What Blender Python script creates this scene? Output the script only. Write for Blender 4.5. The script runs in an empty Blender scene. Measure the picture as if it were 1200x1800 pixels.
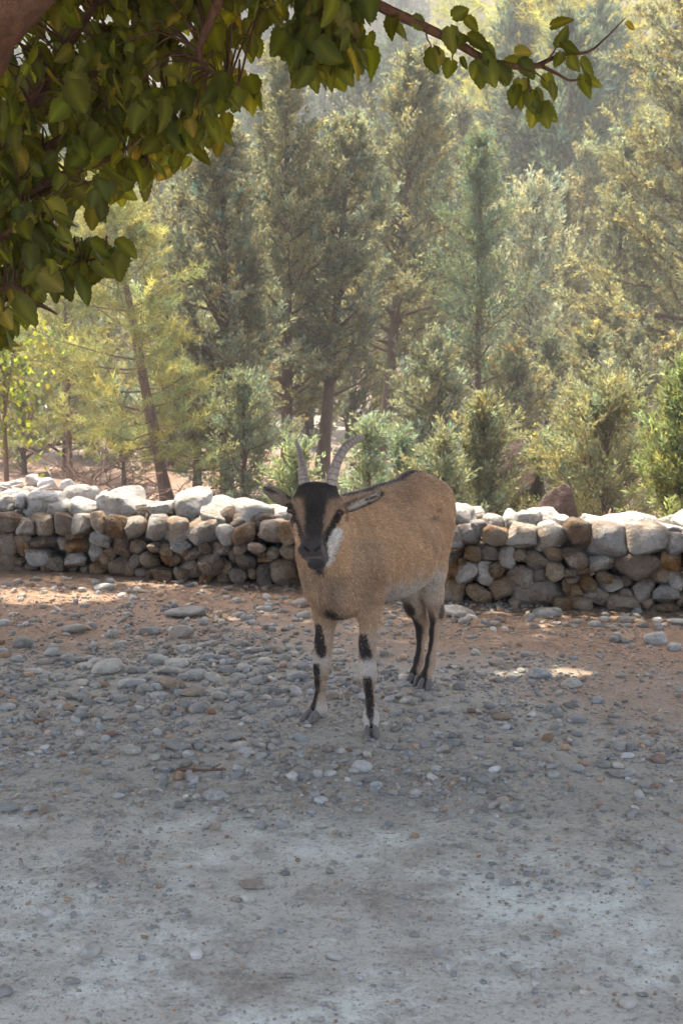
import bpy, bmesh, math, random
import numpy as np
from mathutils import Vector, Matrix, Euler

# ------------------------------------------------------------------ camera, world, sun, exposure
scene = bpy.context.scene
COL = scene.collection
CAM_H, PITCH, FPX = 1.3, math.radians(8.26), 2500.0
cam_data = bpy.data.cameras.new('camera')
cam = bpy.data.objects.new('camera', cam_data)
COL.objects.link(cam)
cam.location = (0, 0, CAM_H)
cam.rotation_euler = (math.pi / 2 - PITCH, 0, 0)
cam_data.sensor_fit = 'VERTICAL'
cam_data.sensor_height = 36.0
cam_data.sensor_width = 24.0
cam_data.lens = 50.0
cam_data.clip_start = 0.05
cam_data.clip_end = 2000
cam_data.dof.use_dof = True
cam_data.dof.focus_distance = 4.2
cam_data.dof.aperture_fstop = 11.0
scene.camera = cam

SUN_TO = Vector((-0.22, 0.42, 1.0)).normalized()
sun_data = bpy.data.lights.new('sun', 'SUN')
sun_data.energy = 3.3
sun_data.angle = math.radians(0.53)
sun_data.color = (1.0, 0.91, 0.77)
sun = bpy.data.objects.new('sun', sun_data)
COL.objects.link(sun)
sun.rotation_euler = SUN_TO.to_track_quat('Z', 'Y').to_euler()
sun.location = (-9, 17, 40)

world = bpy.data.worlds.new('World')
scene.world = world
world.use_nodes = True
wn = world.node_tree.nodes
bg = wn.get('Background') or wn.new('ShaderNodeBackground')
sky = wn.new('ShaderNodeTexSky')
sky.sky_type = 'NISHITA'
sky.sun_disc = False
sky.sun_elevation = math.asin(SUN_TO.z)
sky.sun_rotation = math.atan2(SUN_TO.x, SUN_TO.y)
sky.air_density = 0.8
sky.dust_density = 4.0
sky.ozone_density = 0.4
world.node_tree.links.new(sky.outputs[0], bg.inputs[0])
bg.inputs[1].default_value = 0.15
out = wn.get('World Output') or wn.new('ShaderNodeOutputWorld')
world.node_tree.links.new(bg.outputs[0], out.inputs[0])

scene.view_settings.view_transform = 'Standard'
scene.view_settings.look = 'None'
scene.view_settings.gamma = 1.0
scene.view_settings.use_curve_mapping = False
scene.view_settings.exposure = 2.32
scene.render.engine = 'CYCLES'
scene.cycles.max_bounces = 7
scene.cycles.diffuse_bounces = 4
scene.cycles.glossy_bounces = 2
scene.cycles.transmission_bounces = 4
scene.cycles.volume_bounces = 0
scene.cycles.use_adaptive_sampling = True
scene.cycles.adaptive_threshold = 0.02
scene.cycles.sample_clamp_indirect = 6.0
scene.cycles.use_denoising = True

# ------------------------------------------------------------------ helpers
CP, SP = math.cos(PITCH), math.sin(PITCH)

def at(px, py, Y):
    """world point seen at photo pixel (px, py) and lying at ground distance Y"""
    cx, cy = (px - 600) / FPX, (900 - py) / FPX
    d = Vector((cx, CP + SP * cy, -SP + CP * cy))
    return Vector((0, 0, CAM_H)) + d * (Y / d.y)

def onground(px, py, z=0.0):
    cx, cy = (px - 600) / FPX, (900 - py) / FPX
    d = Vector((cx, CP + SP * cy, -SP + CP * cy))
    return Vector((0, 0, CAM_H)) + d * ((z - CAM_H) / d.z)

def project(P):
    """world points (n,3) -> photo pixels"""
    P = np.asarray(P, float)
    y, z = P[:, 1], P[:, 2] - CAM_H
    dep = CP * y - SP * z
    up = SP * y + CP * z
    dep = np.where(np.abs(dep) < 1e-3, 1e-3, dep)
    return 600 + FPX * P[:, 0] / dep, 900 - FPX * up / dep, dep

def rng(seed):
    return np.random.default_rng(seed)

def unit(v):
    v = np.asarray(v, float)
    return v / np.maximum(np.linalg.norm(v, axis=-1, keepdims=True), 1e-9)

def vnoise(P, seed=0, octaves=4, freq=1.0):
    """cheap smooth pseudo noise: sums of rotated sines, about -1..1"""
    P = np.asarray(P, float)
    r = rng(seed)
    o = np.zeros(P.shape[0])
    a, f, tot = 1.0, freq, 0.0
    for _ in range(octaves):
        for _k in range(3):
            d = unit(r.normal(size=P.shape[1]))
            o += a * np.sin(f * (P @ d) * 2 * math.pi + r.uniform(0, 6.28) + 1.3 * np.sin(f * 2.1 * (P @ unit(r.normal(size=P.shape[1])))))
        tot += a * 1.7
        a *= 0.55
        f *= 2.07
    return o / tot

def mesh_np(name, verts, faces, mat=None, smooth=False, cols=None, parent=None, loc=None):
    """verts (n,3); faces: list of int arrays (m,k)"""
    me = bpy.data.meshes.new(name)
    verts = np.asarray(verts, np.float32)
    if not isinstance(faces, (list, tuple)):
        faces = [faces]
    faces = [np.asarray(f, np.int32) for f in faces if len(f)]
    me.vertices.add(len(verts))
    me.vertices.foreach_set('co', verts.ravel())
    nl = sum(f.size for f in faces)
    nf = sum(len(f) for f in faces)
    me.loops.add(nl)
    me.loops.foreach_set('vertex_index', np.concatenate([f.ravel() for f in faces]))
    me.polygons.add(nf)
    tot = np.concatenate([np.full(len(f), f.shape[1], np.int32) for f in faces])
    st = np.concatenate([[0], np.cumsum(tot)[:-1]]).astype(np.int32)
    me.polygons.foreach_set('loop_start', st)
    if smooth:
        me.polygons.foreach_set('use_smooth', np.ones(nf, bool))
    else:
        me.polygons.foreach_set('use_smooth', np.zeros(nf, bool))
    me.update(calc_edges=True)
    if cols is not None:
        a = me.color_attributes.new('tint', 'FLOAT_COLOR', 'POINT')
        c = np.ones((len(verts), 4), np.float32)
        c[:, :3] = cols
        a.data.foreach_set('color', c.ravel())
    if mat is not None:
        me.materials.append(mat)
    return me

def obj(name, me, parent=None, loc=(0, 0, 0), rot=None, scale=None):
    o = bpy.data.objects.new(name, me)
    COL.objects.link(o)
    o.location = loc
    if rot is not None:
        o.rotation_euler = rot
    if scale is not None:
        o.scale = scale
    if parent is not None:
        o.parent = parent
    return o

def empty(name, loc):
    o = bpy.data.objects.new(name, None)
    COL.objects.link(o)
    o.location = loc
    o.empty_display_size = 0.1
    return o

def tag(o, label=None, cat=None, group=None, kind=None):
    if label: o['label'] = label
    if cat: o['category'] = cat
    if group: o['group'] = group
    if kind: o['kind'] = kind
    return o

class MB:
    """mesh collector"""
    def __init__(self):
        self.v, self.f, self.c, self.n = [], {}, [], 0
    def add(self, v, f, c=None):
        v = np.asarray(v, float)
        f = np.asarray(f, int)
        self.f.setdefault(f.shape[1], []).append(f + self.n)
        self.v.append(v)
        self.c.append(np.broadcast_to(np.asarray(c if c is not None else (1, 1, 1), float), (len(v), 3)))
        self.n += len(v)
    def mesh(self, name, mat, smooth=True, off=(0, 0, 0)):
        return mesh_np(name, np.concatenate(self.v) - np.asarray(off, float), [np.concatenate(x) for x in self.f.values()], mat, smooth, np.concatenate(self.c))

def tube(mb, pts, radii, sides=8, seed=0, wob=0.0, c=None, cap=True):
    pts = np.asarray(pts, float)
    n = len(pts)
    radii = np.broadcast_to(np.asarray(radii, float), (n,))
    tan = unit(np.gradient(pts, axis=0))
    ref = np.array([0, 0, 1.0]) if abs(tan[0][2]) < 0.8 else np.array([1.0, 0, 0])
    r = rng(seed)
    V = []
    a = np.cross(tan[0], ref); a /= np.linalg.norm(a)
    ang = np.linspace(0, 2 * math.pi, sides, endpoint=False)
    for i in range(n):
        a = a - tan[i] * (a @ tan[i]); a /= max(np.linalg.norm(a), 1e-9)
        b = np.cross(tan[i], a)
        w = 1 + wob * r.normal(size=sides) if wob else 1.0
        V.append(pts[i] + (radii[i] * w * np.cos(ang))[:, None] * a + (radii[i] * w * np.sin(ang))[:, None] * b)
    V = np.concatenate(V)
    F = []
    for i in range(n - 1):
        for k in range(sides):
            F.append((i * sides + k, i * sides + (k + 1) % sides, (i + 1) * sides + (k + 1) % sides, (i + 1) * sides + k))
    mb.add(V, F, c)
    if cap:
        tip = pts[-1] + tan[-1] * radii[-1] * 0.6
        base = (n - 1) * sides
        mb.add(np.vstack([V[base:], tip]), [(k, (k + 1) % sides, sides) for k in range(sides)], c)

def smooth_path(ctrl, n):
    """Catmull-Rom through control points"""
    P = np.asarray([tuple(c) for c in ctrl], float)
    P = np.vstack([2 * P[0] - P[1], P, 2 * P[-1] - P[-2]])
    m = len(P) - 3
    out = []
    for t in np.linspace(0, m - 1e-6, n):
        i = int(t); u = t - i
        p0, p1, p2, p3 = P[i:i + 4]
        out.append(0.5 * ((2 * p1) + (-p0 + p2) * u + (2 * p0 - 5 * p1 + 4 * p2 - p3) * u * u + (-p0 + 3 * p1 - 3 * p2 + p3) * u ** 3))
    return np.array(out)

# ------------------------------------------------------------------ materials
def new_mat(name):
    m = bpy.data.materials.new(name)
    m.use_nodes = True
    nt = m.node_tree
    for n in list(nt.nodes):
        nt.nodes.remove(n)
    o = nt.nodes.new('ShaderNodeOutputMaterial')
    return m, nt, o

class NT:
    def __init__(self, nt): self.nt = nt
    def n(self, t, **kw):
        x = self.nt.nodes.new(t)
        for k, v in kw.items():
            if k.startswith('i_'):
                x.inputs[k[2:].replace('_', ' ')].default_value = v
            else:
                setattr(x, k, v)
        return x
    def l(self, a, b): self.nt.links.new(a, b)
    def noise(self, vec, scale, detail=4, rough=0.6):
        x = self.n('ShaderNodeTexNoise'); x.inputs['Scale'].default_value = scale
        x.inputs['Detail'].default_value = detail; x.inputs['Roughness'].default_value = rough
        if vec is not None: self.l(vec, x.inputs['Vector'])
        return x.outputs['Fac']
    def ramp(self, fac, stops):
        x = self.n('ShaderNodeValToRGB')
        e = x.color_ramp.elements
        while len(e) < len(stops): e.new(0.5)
        for s, (p, c) in zip(e, stops):
            s.position = p
            s.color = (c[0], c[1], c[2], 1) if not isinstance(c, (int, float)) else (c, c, c, 1)
        self.l(fac, x.inputs[0])
        return x.outputs[0]
    def mix(self, fac, a, b, mode='MIX'):
        x = self.n('ShaderNodeMix', data_type='RGBA', blend_type=mode)
        if isinstance(fac, (int, float)): x.inputs[0].default_value = fac
        else: self.l(fac, x.inputs[0])
        for s, v in ((6, a), (7, b)):
            if isinstance(v, tuple): x.inputs[s].default_value = (*v, 1)
            else: self.l(v, x.inputs[s])
        return x.outputs[2]
    def math(self, op, a, b=None):
        x = self.n('ShaderNodeMath', operation=op)
        for i, v in enumerate((a, b)):
            if v is None: continue
            if isinstance(v, (int, float)): x.inputs[i].default_value = v
            else: self.l(v, x.inputs[i])
        return x.outputs[0]
    def bump(self, h, strength, dist, normal=None):
        x = self.n('ShaderNodeBump'); x.inputs['Strength'].default_value = strength
        x.inputs['Distance'].default_value = dist
        self.l(h, x.inputs['Height'])
        if normal is not None: self.l(normal, x.inputs['Normal'])
        return x.outputs[0]

def principled(t, color, rough, normal=None, spec=0.3):
    p = t.n('ShaderNodeBsdfPrincipled')
    if isinstance(color, tuple): p.inputs['Base Color'].default_value = (*color, 1)
    else: t.l(color, p.inputs['Base Color'])
    if isinstance(rough, (int, float)): p.inputs['Roughness'].default_value = rough
    else: t.l(rough, p.inputs['Roughness'])
    p.inputs['Specular IOR Level'].default_value = spec
    if normal is not None: t.l(normal, p.inputs['Normal'])
    return p

def mat_rock(name, c1, c2, c3, scale=14.0, tint=False, spread=0.25, bump=1.0):
    m, nt, o = new_mat(name); t = NT(nt)
    geo = t.n('ShaderNodeNewGeometry')
    pos = geo.outputs['Position']
    n1 = t.noise(pos, scale, 6, 0.65)
    n2 = t.noise(pos, scale * 0.35, 3, 0.5)
    n3 = t.noise(pos, scale * 6, 5, 0.7)
    col = t.mix(t.ramp(n2, [(0.40, 0.0), (0.62, 1.0)]), c1, c2)
    col = t.mix(t.ramp(n1, [(0.50, 0.0), (0.70, 1.0)]), col, c3)
    # dark specks and pale flecks of lichen
    col = t.mix(t.ramp(n3, [(0.26, 0.55), (0.45, 0.0)]), col, (0.06, 0.05, 0.04))
    col = t.mix(t.ramp(n3, [(0.60, 0.0), (0.76, 0.5)]), col, (0.62, 0.58, 0.52))
    oi = t.n('ShaderNodeObjectInfo')
    if tint:
        at_ = t.n('ShaderNodeAttribute', attribute_name='tint')
        col = t.mix(1.0, col, at_.outputs['Color'], 'MULTIPLY')
    else:
        hsv = t.n('ShaderNodeHueSaturation')
        v = t.math('ADD', t.math('MULTIPLY', oi.outputs['Random'], spread * 2), 1 - spread)
        t.l(v, hsv.inputs['Value'])
        sat = t.math('ADD', t.math('MULTIPLY', t.math('FRACT', t.math('MULTIPLY', oi.outputs['Random'], 17.3)), 0.6), 0.75)
        t.l(sat, hsv.inputs['Saturation'])
        t.l(col, hsv.inputs['Color'])
        col = hsv.outputs[0]
    b = t.bump(n3, 0.8 * bump, 0.008)
    b = t.bump(n1, 0.8 * bump, 0.03, b)
    p = principled(t, col, 0.88, b, 0.2)
    t.l(p.outputs[0], o.inputs[0])
    return m

def mat_bark(name, c1, c2, scale=30.0, stretch=0.25):
    m, nt, o = new_mat(name); t = NT(nt)
    tc = t.n('ShaderNodeTexCoord')
    mp = t.n('ShaderNodeMapping'); mp.inputs['Scale'].default_value = (1, 1, stretch)
    t.l(tc.outputs['Object'], mp.inputs[0])
    n1 = t.noise(mp.outputs[0], scale, 6, 0.7)
    n2 = t.noise(tc.outputs['Object'], scale * 0.2, 3)
    col = t.mix(t.ramp(n1, [(0.35, 0.0), (0.68, 1.0)]), c1, c2)
    col = t.mix(t.math('MULTIPLY', n2, 0.5), col, (0.10, 0.085, 0.07))
    b = t.bump(n1, 0.9, 0.02)
    p = principled(t, col, 0.9, b, 0.15)
    t.l(p.outputs[0], o.inputs[0])
    return m

def mat_leaf(name, trans=0.35, tcol=(1.6, 1.7, 0.7), rough=0.55, spec=0.3, veins=False):
    """diffuse + translucent leaf, base colour from the tint attribute"""
    m, nt, o = new_mat(name); t = NT(nt)
    a = t.n('ShaderNodeAttribute', attribute_name='tint')
    geo = t.n('ShaderNodeNewGeometry')
    nz = t.noise(geo.outputs['Position'], 1.3, 3)
    hsv = t.n('ShaderNodeHueSaturation')
    t.l(a.outputs['Color'], hsv.inputs['Color'])
    t.l(t.math('ADD', t.math('MULTIPLY', nz, 0.7), 0.65), hsv.inputs['Value'])
    oi = t.n('ShaderNodeObjectInfo')
    t.l(t.math('ADD', t.math('MULTIPLY', oi.outputs['Random'], 0.035), 0.4825), hsv.inputs['Hue'])
    col = hsv.outputs[0]
    p = principled(t, col, rough, None, spec)
    tr = t.n('ShaderNodeBsdfTranslucent')
    t.l(t.mix(1.0, col, tcol, 'MULTIPLY'), tr.inputs['Color'])
    mx = t.n('ShaderNodeMixShader'); mx.inputs[0].default_value = trans
    t.l(p.outputs[0], mx.inputs[1]); t.l(tr.outputs[0], mx.inputs[2])
    t.l(mx.outputs[0], o.inputs[0])
    return m

def mat_tint(name, rough=0.9, spec=0.15, bump=None):
    m, nt, o = new_mat(name); t = NT(nt)
    a = t.n('ShaderNodeAttribute', attribute_name='tint')
    b = None
    if bump:
        geo = t.n('ShaderNodeNewGeometry')
        b = t.bump(t.noise(geo.outputs['Position'], bump[0], 5, 0.7), bump[1], bump[2])
    p = principled(t, a.outputs['Color'], rough, b, spec)
    t.l(p.outputs[0], o.inputs[0])
    return m

M = {}
M['wall_stone'] = mat_rock('wall stone', (0.31, 0.245, 0.185), (0.23, 0.135, 0.075), (0.40, 0.33, 0.255), 20.0, spread=0.32, bump=1.7)
M['cap_stone'] = mat_rock('cap stone', (0.56, 0.54, 0.505), (0.42, 0.375, 0.32), (0.62, 0.60, 0.56), 20.0, spread=0.18, bump=1.8)
M['grey_wall_stone'] = mat_rock('grey wall stone', (0.40, 0.37, 0.335), (0.31, 0.24, 0.18), (0.48, 0.455, 0.42), 18.0, spread=0.22, bump=1.6)
M['pebble'] = mat_rock('pebble', (0.41, 0.385, 0.34), (0.29, 0.265, 0.225), (0.50, 0.47, 0.42), 40.0, spread=0.32, bump=0.6)
M['gravel'] = mat_rock('gravel', (0.37, 0.34, 0.30), (0.29, 0.26, 0.225), (0.43, 0.40, 0.355), 60.0, tint=True, bump=0.5)
M['boulder'] = mat_rock('boulder', (0.085, 0.055, 0.042), (0.055, 0.032, 0.025), (0.12, 0.09, 0.075), 6.0, spread=0.1, bump=1.5)  # dark brown stone, darkened further to stand in for the shrubs' shade
M['bark_cypress'] = mat_bark('cypress bark', (0.10, 0.058, 0.040), (0.19, 0.125, 0.09), 26, 0.2)
M['bark_pine'] = mat_bark('pine bark', (0.13, 0.075, 0.052), (0.24, 0.155, 0.11), 22, 0.4)
M['bark_mulberry'] = mat_bark('mulberry bark', (0.085, 0.034, 0.017), (0.20, 0.088, 0.045), 34, 0.6)
M['leaf_cypress'] = mat_leaf('cypress foliage', 0.45, (1.22, 1.24, 0.88), 0.7, 0.15)
M['leaf_pine'] = mat_leaf('pine needles', 0.45, (1.25, 1.25, 0.75), 0.6, 0.2)
M['leaf_mulberry'] = mat_leaf('mulberry leaf', 0.5, (2.6, 2.4, 0.5), 0.5, 0.22)
M['litter'] = mat_tint('needle litter', 0.9)
# ------------------------------------------------------------------ ground
WALL_PX = [(-420, 985), (-160, 996), (0, 1004), (250, 1016), (500, 1031), (800, 1062), (1000, 1072), (1200, 1077), (1400, 1082), (1700, 1090)]
WALL_B = np.array([tuple(onground(x, y)) for x, y in WALL_PX])

def wall_y(x):
    return np.interp(x, WALL_B[:, 0], WALL_B[:, 1])

def sstep(a, b, x):
    t = np.clip((x - a) / (b - a), 0, 1)
    return t * t * (3 - 2 * t)

def gz(x, y):
    x = np.asarray(x, float); y = np.asarray(y, float)
    sh = x.shape
    P = np.stack([x.ravel(), y.ravel()], 1)
    near = 0.012 * vnoise(P, 3, 3, 0.35).reshape(sh) + 0.004 * vnoise(P, 5, 3, 2.2).reshape(sh)
    wy = wall_y(x)
    drop = -1.15 * sstep(0.6, 5.0, y - wy) * (1 - 0.70 * np.exp(-((x + 2.9) / 1.1) ** 2) * (1 - sstep(13, 18, y)))
    mid = (0.10 * vnoise(P, 7, 3, 0.16).reshape(sh) + 0.05 * vnoise(P, 8, 2, 0.7).reshape(sh)) * sstep(0.6, 4, y - wy)
    h = np.clip(y - 30, 0, None)
    hill = 37 * (h / 120) ** 1.5
    rough = sstep(34, 70, y) * (1.4 * vnoise(P, 9, 3, 0.018).reshape(sh) + 0.5 * vnoise(P, 10, 3, 0.09).reshape(sh))
    bowl = 0.0009 * np.clip(np.abs(x) - 25, 0, None) ** 2 * sstep(20, 60, y)
    return near + drop + mid + hill + rough + bowl

def gz1(x, y):
    return float(gz(np.array([x]), np.array([y]))[0])

xs = np.unique(np.round(np.concatenate([np.arange(-3.2, 3.21, 0.04), np.arange(-12, 12.1, 0.25), np.arange(-40, 40.1, 1.0), np.arange(-200, 200.1, 6)]), 3))
ys = np.unique(np.round(np.concatenate([np.arange(1.6, 8.6, 0.045), np.arange(-8, 24, 0.25), np.arange(24, 60, 0.8), np.arange(60, 190.1, 3), np.arange(-60, -8, 4)]), 3))
X, Y = np.meshgrid(xs, ys)
Z = gz(X, Y)
P2 = np.stack([X.ravel(), Y.ravel()], 1)
nx, ny = len(xs), len(ys)
ii = np.arange(nx * ny).reshape(ny, nx)
F = np.stack([ii[:-1, :-1], ii[:-1, 1:], ii[1:, 1:], ii[1:, :-1]], -1).reshape(-1, 4)

def litter_mask(x, y):
    """where brown needle litter and earth lies on the yard, 0..1"""
    P = np.stack([np.ravel(x), np.ravel(y)], 1)
    n = vnoise(P, 21, 4, 0.45)
    m = sstep(4.55, 5.5, P[:, 1] + 0.45 * n + 0.10 * P[:, 0])
    m = np.maximum(m, 0.75 * sstep(0.25, 0.9, P[:, 0] + 0.3 * n) * sstep(3.9, 4.9, P[:, 1] + 0.4 * n))
    stony = np.exp(-(((P[:, 0] + 0.35) / 0.75) ** 2 + ((P[:, 1] - 4.9) / 0.75) ** 2))
    return np.clip(m - 0.7 * stony, 0, 1).reshape(np.shape(x))

def slab_mask(x, y):
    """pale dusty hard ground in the foreground, 0..1"""
    P = np.stack([np.ravel(x), np.ravel(y)], 1)
    n = vnoise(P, 22, 4, 0.8)
    return (1 - sstep(3.25, 3.62, P[:, 1] + 0.22 * n + 0.10 * P[:, 0])).reshape(np.shape(x))

lit = litter_mask(X, Y); slab = slab_mask(X, Y)
c_grav = np.array([0.395, 0.36, 0.298]); c_lit = np.array([0.31, 0.20, 0.13]); c_slab = np.array([0.52, 0.48, 0.405])
c_wood = np.array([0.21, 0.135, 0.092]); c_river = np.array([0.26, 0.23, 0.20]); c_hill = np.array([0.10, 0.085, 0.06])
base = c_grav[None, None] * (1 - lit[..., None]) + c_lit * lit[..., None]
base = base * (1 - slab[..., None]) + c_slab * slab[..., None]
beyond = sstep(0.3, 1.0, Y - wall_y(X))[..., None]
base = base * (1 - beyond) + c_wood * beyond
riv = (sstep(22, 25, Y + 1.2 * vnoise(P2, 31, 3, 0.1).reshape(Y.shape)) * (1 - sstep(33, 37, Y)))[..., None]
base = base * (1 - riv) + c_river * riv
hl = sstep(35, 42, Y)[..., None]
base = base * (1 - hl) + c_hill * hl
bare = np.zeros_like(X)
for (bx, by, br) in ((-1.3, 92, 7.0), (15, 88, 5.0), (-1.0, 112, 5)):
    bare = np.maximum(bare, np.exp(-(((X - bx) / br) ** 2 + ((Y - by) / (br * 2.0)) ** 2)))
bare = np.clip(bare * 1.6, 0, 1)[..., None]
base = base * (1 - bare) + np.array([0.22, 0.145, 0.105]) * bare

m, nt, o = new_mat('ground'); t = NT(nt)
a = t.n('ShaderNodeAttribute', attribute_name='tint')
geo = t.n('ShaderNodeNewGeometry'); pos = geo.outputs['Position']
big = t.noise(pos, 1.9, 11, 0.76); mid_ = t.noise(pos, 9, 6, 0.7); fine = t.noise(pos, 70, 4, 0.7); veryfine = t.noise(pos, 240, 3, 0.7)
sl = t.n('ShaderNodeAttribute', attribute_name='slab')
col = a.outputs['Color']
pale = t.math('MULTIPLY', t.ramp(big, [(0.49, 0.0), (0.58, 1.0)]), sl.outputs['Fac'])
col = t.mix(t.math('MULTIPLY', pale, 0.85), col, (0.69, 0.70, 0.62))
dark = t.math('MULTIPLY', t.ramp(t.noise(pos, 2.6, 11, 0.76), [(0.50, 0.0), (0.62, 1.0)]), sl.outputs['Fac'])
col = t.mix(t.math('MULTIPLY', dark, 0.8), col, (0.31, 0.265, 0.215))
col = t.mix(t.ramp(mid_, [(0.30, 0.5), (0.5, 0.0)]), col, (0.15, 0.125, 0.10))
col = t.mix(t.ramp(mid_, [(0.55, 0.0), (0.75, 0.35)]), col, (0.42, 0.39, 0.35))
col = t.mix(t.ramp(fine, [(0.32, 0.6), (0.47, 0.0)]), col, (0.13, 0.115, 0.10))
col = t.mix(t.ramp(fine, [(0.55, 0.0), (0.72, 0.7)]), col, (0.48, 0.46, 0.43))
vor = t.n('ShaderNodeTexVoronoi'); vor.inputs['Scale'].default_value = 85; t.l(pos, vor.inputs['Vector'])
grain = t.ramp(vor.outputs['Distance'], [(0.0, 1.0), (0.55, 0.0)])
b = t.bump(veryfine, 0.5, 0.003)
b = t.bump(grain, 0.35, 0.006, b)
b = t.bump(fine, 0.9, 0.012, b)
b = t.bump(mid_, 0.5, 0.02, b)
p = principled(t, col, 0.95, b, 0.12)
t.l(p.outputs[0], o.inputs[0])
M['ground'] = m
gme = mesh_np('ground', np.stack([X, Y, Z], -1).reshape(-1, 3), F, M['ground'], True, base.reshape(-1, 3))
sa = gme.attributes.new('slab', 'FLOAT', 'POINT')
sa.data.foreach_set('value', slab.ravel().astype(np.float32))
tag(obj('ground', gme), kind='structure')

# ------------------------------------------------------------------ rocks
def rock_mesh(name, seed, sub, mat, boxy=0.75, cuts=7, depth=0.78, rough=0.05):
    bm = bmesh.new()
    bmesh.ops.create_icosphere(bm, subdivisions=sub, radius=1.0)
    V = np.array([v.co for v in bm.verts])
    r = rng(seed)
    V = np.sign(V) * np.abs(V) ** boxy
    for _ in range(cuts):
        n = unit(r.normal(size=3)); d = depth * r.uniform(0.8, 1.1)
        over = np.clip(V @ n - d, 0, None)
        V = V - over[:, None] * n * 0.9
    V = V * (1 + rough * vnoise(V, seed + 100, 3, 0.55) + 0.35 * rough * vnoise(V, seed + 101, 3, 2.2))[:, None]
    lo, hi = V.min(0), V.max(0)
    V = (V - (lo + hi) / 2) / (hi - lo)
    for v, c in zip(bm.verts, V): v.co = c
    me = bpy.data.meshes.new(name); bm.to_mesh(me); bm.free()
    me.polygons.foreach_set('use_smooth', np.ones(len(me.polygons), bool))
    me.set_sharp_from_angle(angle=math.radians(38))
    me.materials.append(mat)
    return me

WALL_ROCKS = [rock_mesh('wall_rock', 200 + i, 4, M['wall_stone'], 0.62, 7, 0.86, 0.06) for i in range(12)]
GREY_ROCKS = [rock_mesh('grey_wall_rock', 220 + i, 4, M['grey_wall_stone'], 0.62, 8, 0.84, 0.07) for i in range(8)]
CAP_ROCKS = [rock_mesh('cap_rock', 240 + i, 4, M['cap_stone'], 0.58, 6, 0.9, 0.07) for i in range(7)]
PEBBLE_ROCKS = [rock_mesh('pebble_rock', 270 + i, 3, M['pebble'], 0.85, 6, 0.82, 0.05) for i in range(10)]
BOULDER_ROCKS = [rock_mesh('boulder_rock', 290 + i, 5, M['boulder'], 0.85, 5, 0.9, 0.10) for i in range(3)]
PALE_ROCKS = [rock_mesh('pale_rock', 300 + i, 3, M['cap_stone'], 0.7, 7, 0.82, 0.08) for i in range(4)]

# ------------------------------------------------------------------ dry stone wall
def Z3(l): return [(0.45 * a, 840 + 0.45 * b_, 0.45 * w, 0.45 * h_) for a, b_, w, h_ in l]
def Z4(l): return [(740 + 0.3833 * a, 840 + 0.3833 * b_, 0.3833 * w, 0.3833 * h_) for a, b_, w, h_ in l]
face = Z3([(30,182,85,70),(95,200,70,70),(160,190,90,85),(240,190,80,85),(315,190,80,80),(385,180,55,85),(450,195,80,80),(520,203,90,75),(615,203,105,95),(690,215,100,95),(780,220,130,95),(880,230,75,75),(950,228,90,75),(1065,215,110,75),(1125,225,75,90),
 (30,258,75,85),(85,265,65,80),(175,256,120,48),(240,262,40,45),(300,228,90,35),(300,272,95,55),(390,245,85,55),(480,275,80,90),(540,275,65,50),(600,275,50,35),(650,285,50,40),(700,278,80,45),(750,305,65,40),(800,280,50,40),(865,283,85,45),(940,283,60,40),(1005,271,65,30),(1010,298,60,30),(1068,295,55,38),(1122,293,62,50),
 (30,332,85,68),(80,335,40,40),(150,315,115,60),(215,340,60,55),(295,322,80,50),(370,300,50,65),(415,313,65,70),(530,328,55,50),(585,330,75,65),(565,310,30,40),(668,325,80,50),(725,300,40,30),(830,340,110,80),(908,312,40,50),(958,332,80,62),(1040,328,70,32),(890,358,40,50),(1085,350,55,60),
 (70,358,45,28),(120,352,50,30),(185,350,55,38),(240,352,60,40),(285,362,35,30),(325,365,45,30),(382,358,75,50),(465,345,80,60),(505,360,50,50),(545,373,50,35),(580,375,40,35),(635,375,80,50),(705,378,60,50),(740,362,85,75),(805,395,60,30),(870,393,45,40),(930,388,75,60),(1035,385,65,75),(985,378,30,40),(1120,370,110,100)])
face += Z4([(125,255,70,110),(215,275,115,85),(270,240,70,70),(345,270,110,90),(475,280,140,110),(600,280,140,120),(735,265,135,140),(860,300,205,150),(1050,300,185,140),(1170,310,80,100),
 (150,342,105,55),(240,352,75,72),(320,352,90,75),(400,372,70,100),(472,366,90,65),(540,385,100,85),(615,357,85,75),(710,378,115,85),(835,405,130,68),(1000,415,185,115),(1150,390,95,90),
 (135,415,85,95),(200,385,45,40),(215,443,105,102),(298,445,72,105),(360,425,85,80),(455,465,115,100),(545,452,70,58),(615,438,85,82),(680,440,60,35),(760,435,90,40),(710,470,75,42),(775,495,80,80),(1100,455,90,70),(1175,475,70,70),(880,495,110,65),(960,480,60,60),(840,460,60,50),
 (150,522,115,105),(265,537,105,80),(380,513,120,92),(555,535,220,125),(715,523,55,50),(680,510,40,70),(650,580,80,60),(720,580,130,62),(1030,527,100,110),(935,580,145,80),(950,540,70,50),(1130,540,120,82),(1050,585,60,55),(1140,600,130,45),(435,578,55,40),(830,550,90,80),(1195,560,30,60),(780,550,60,60)])
r = rng(77)
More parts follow.
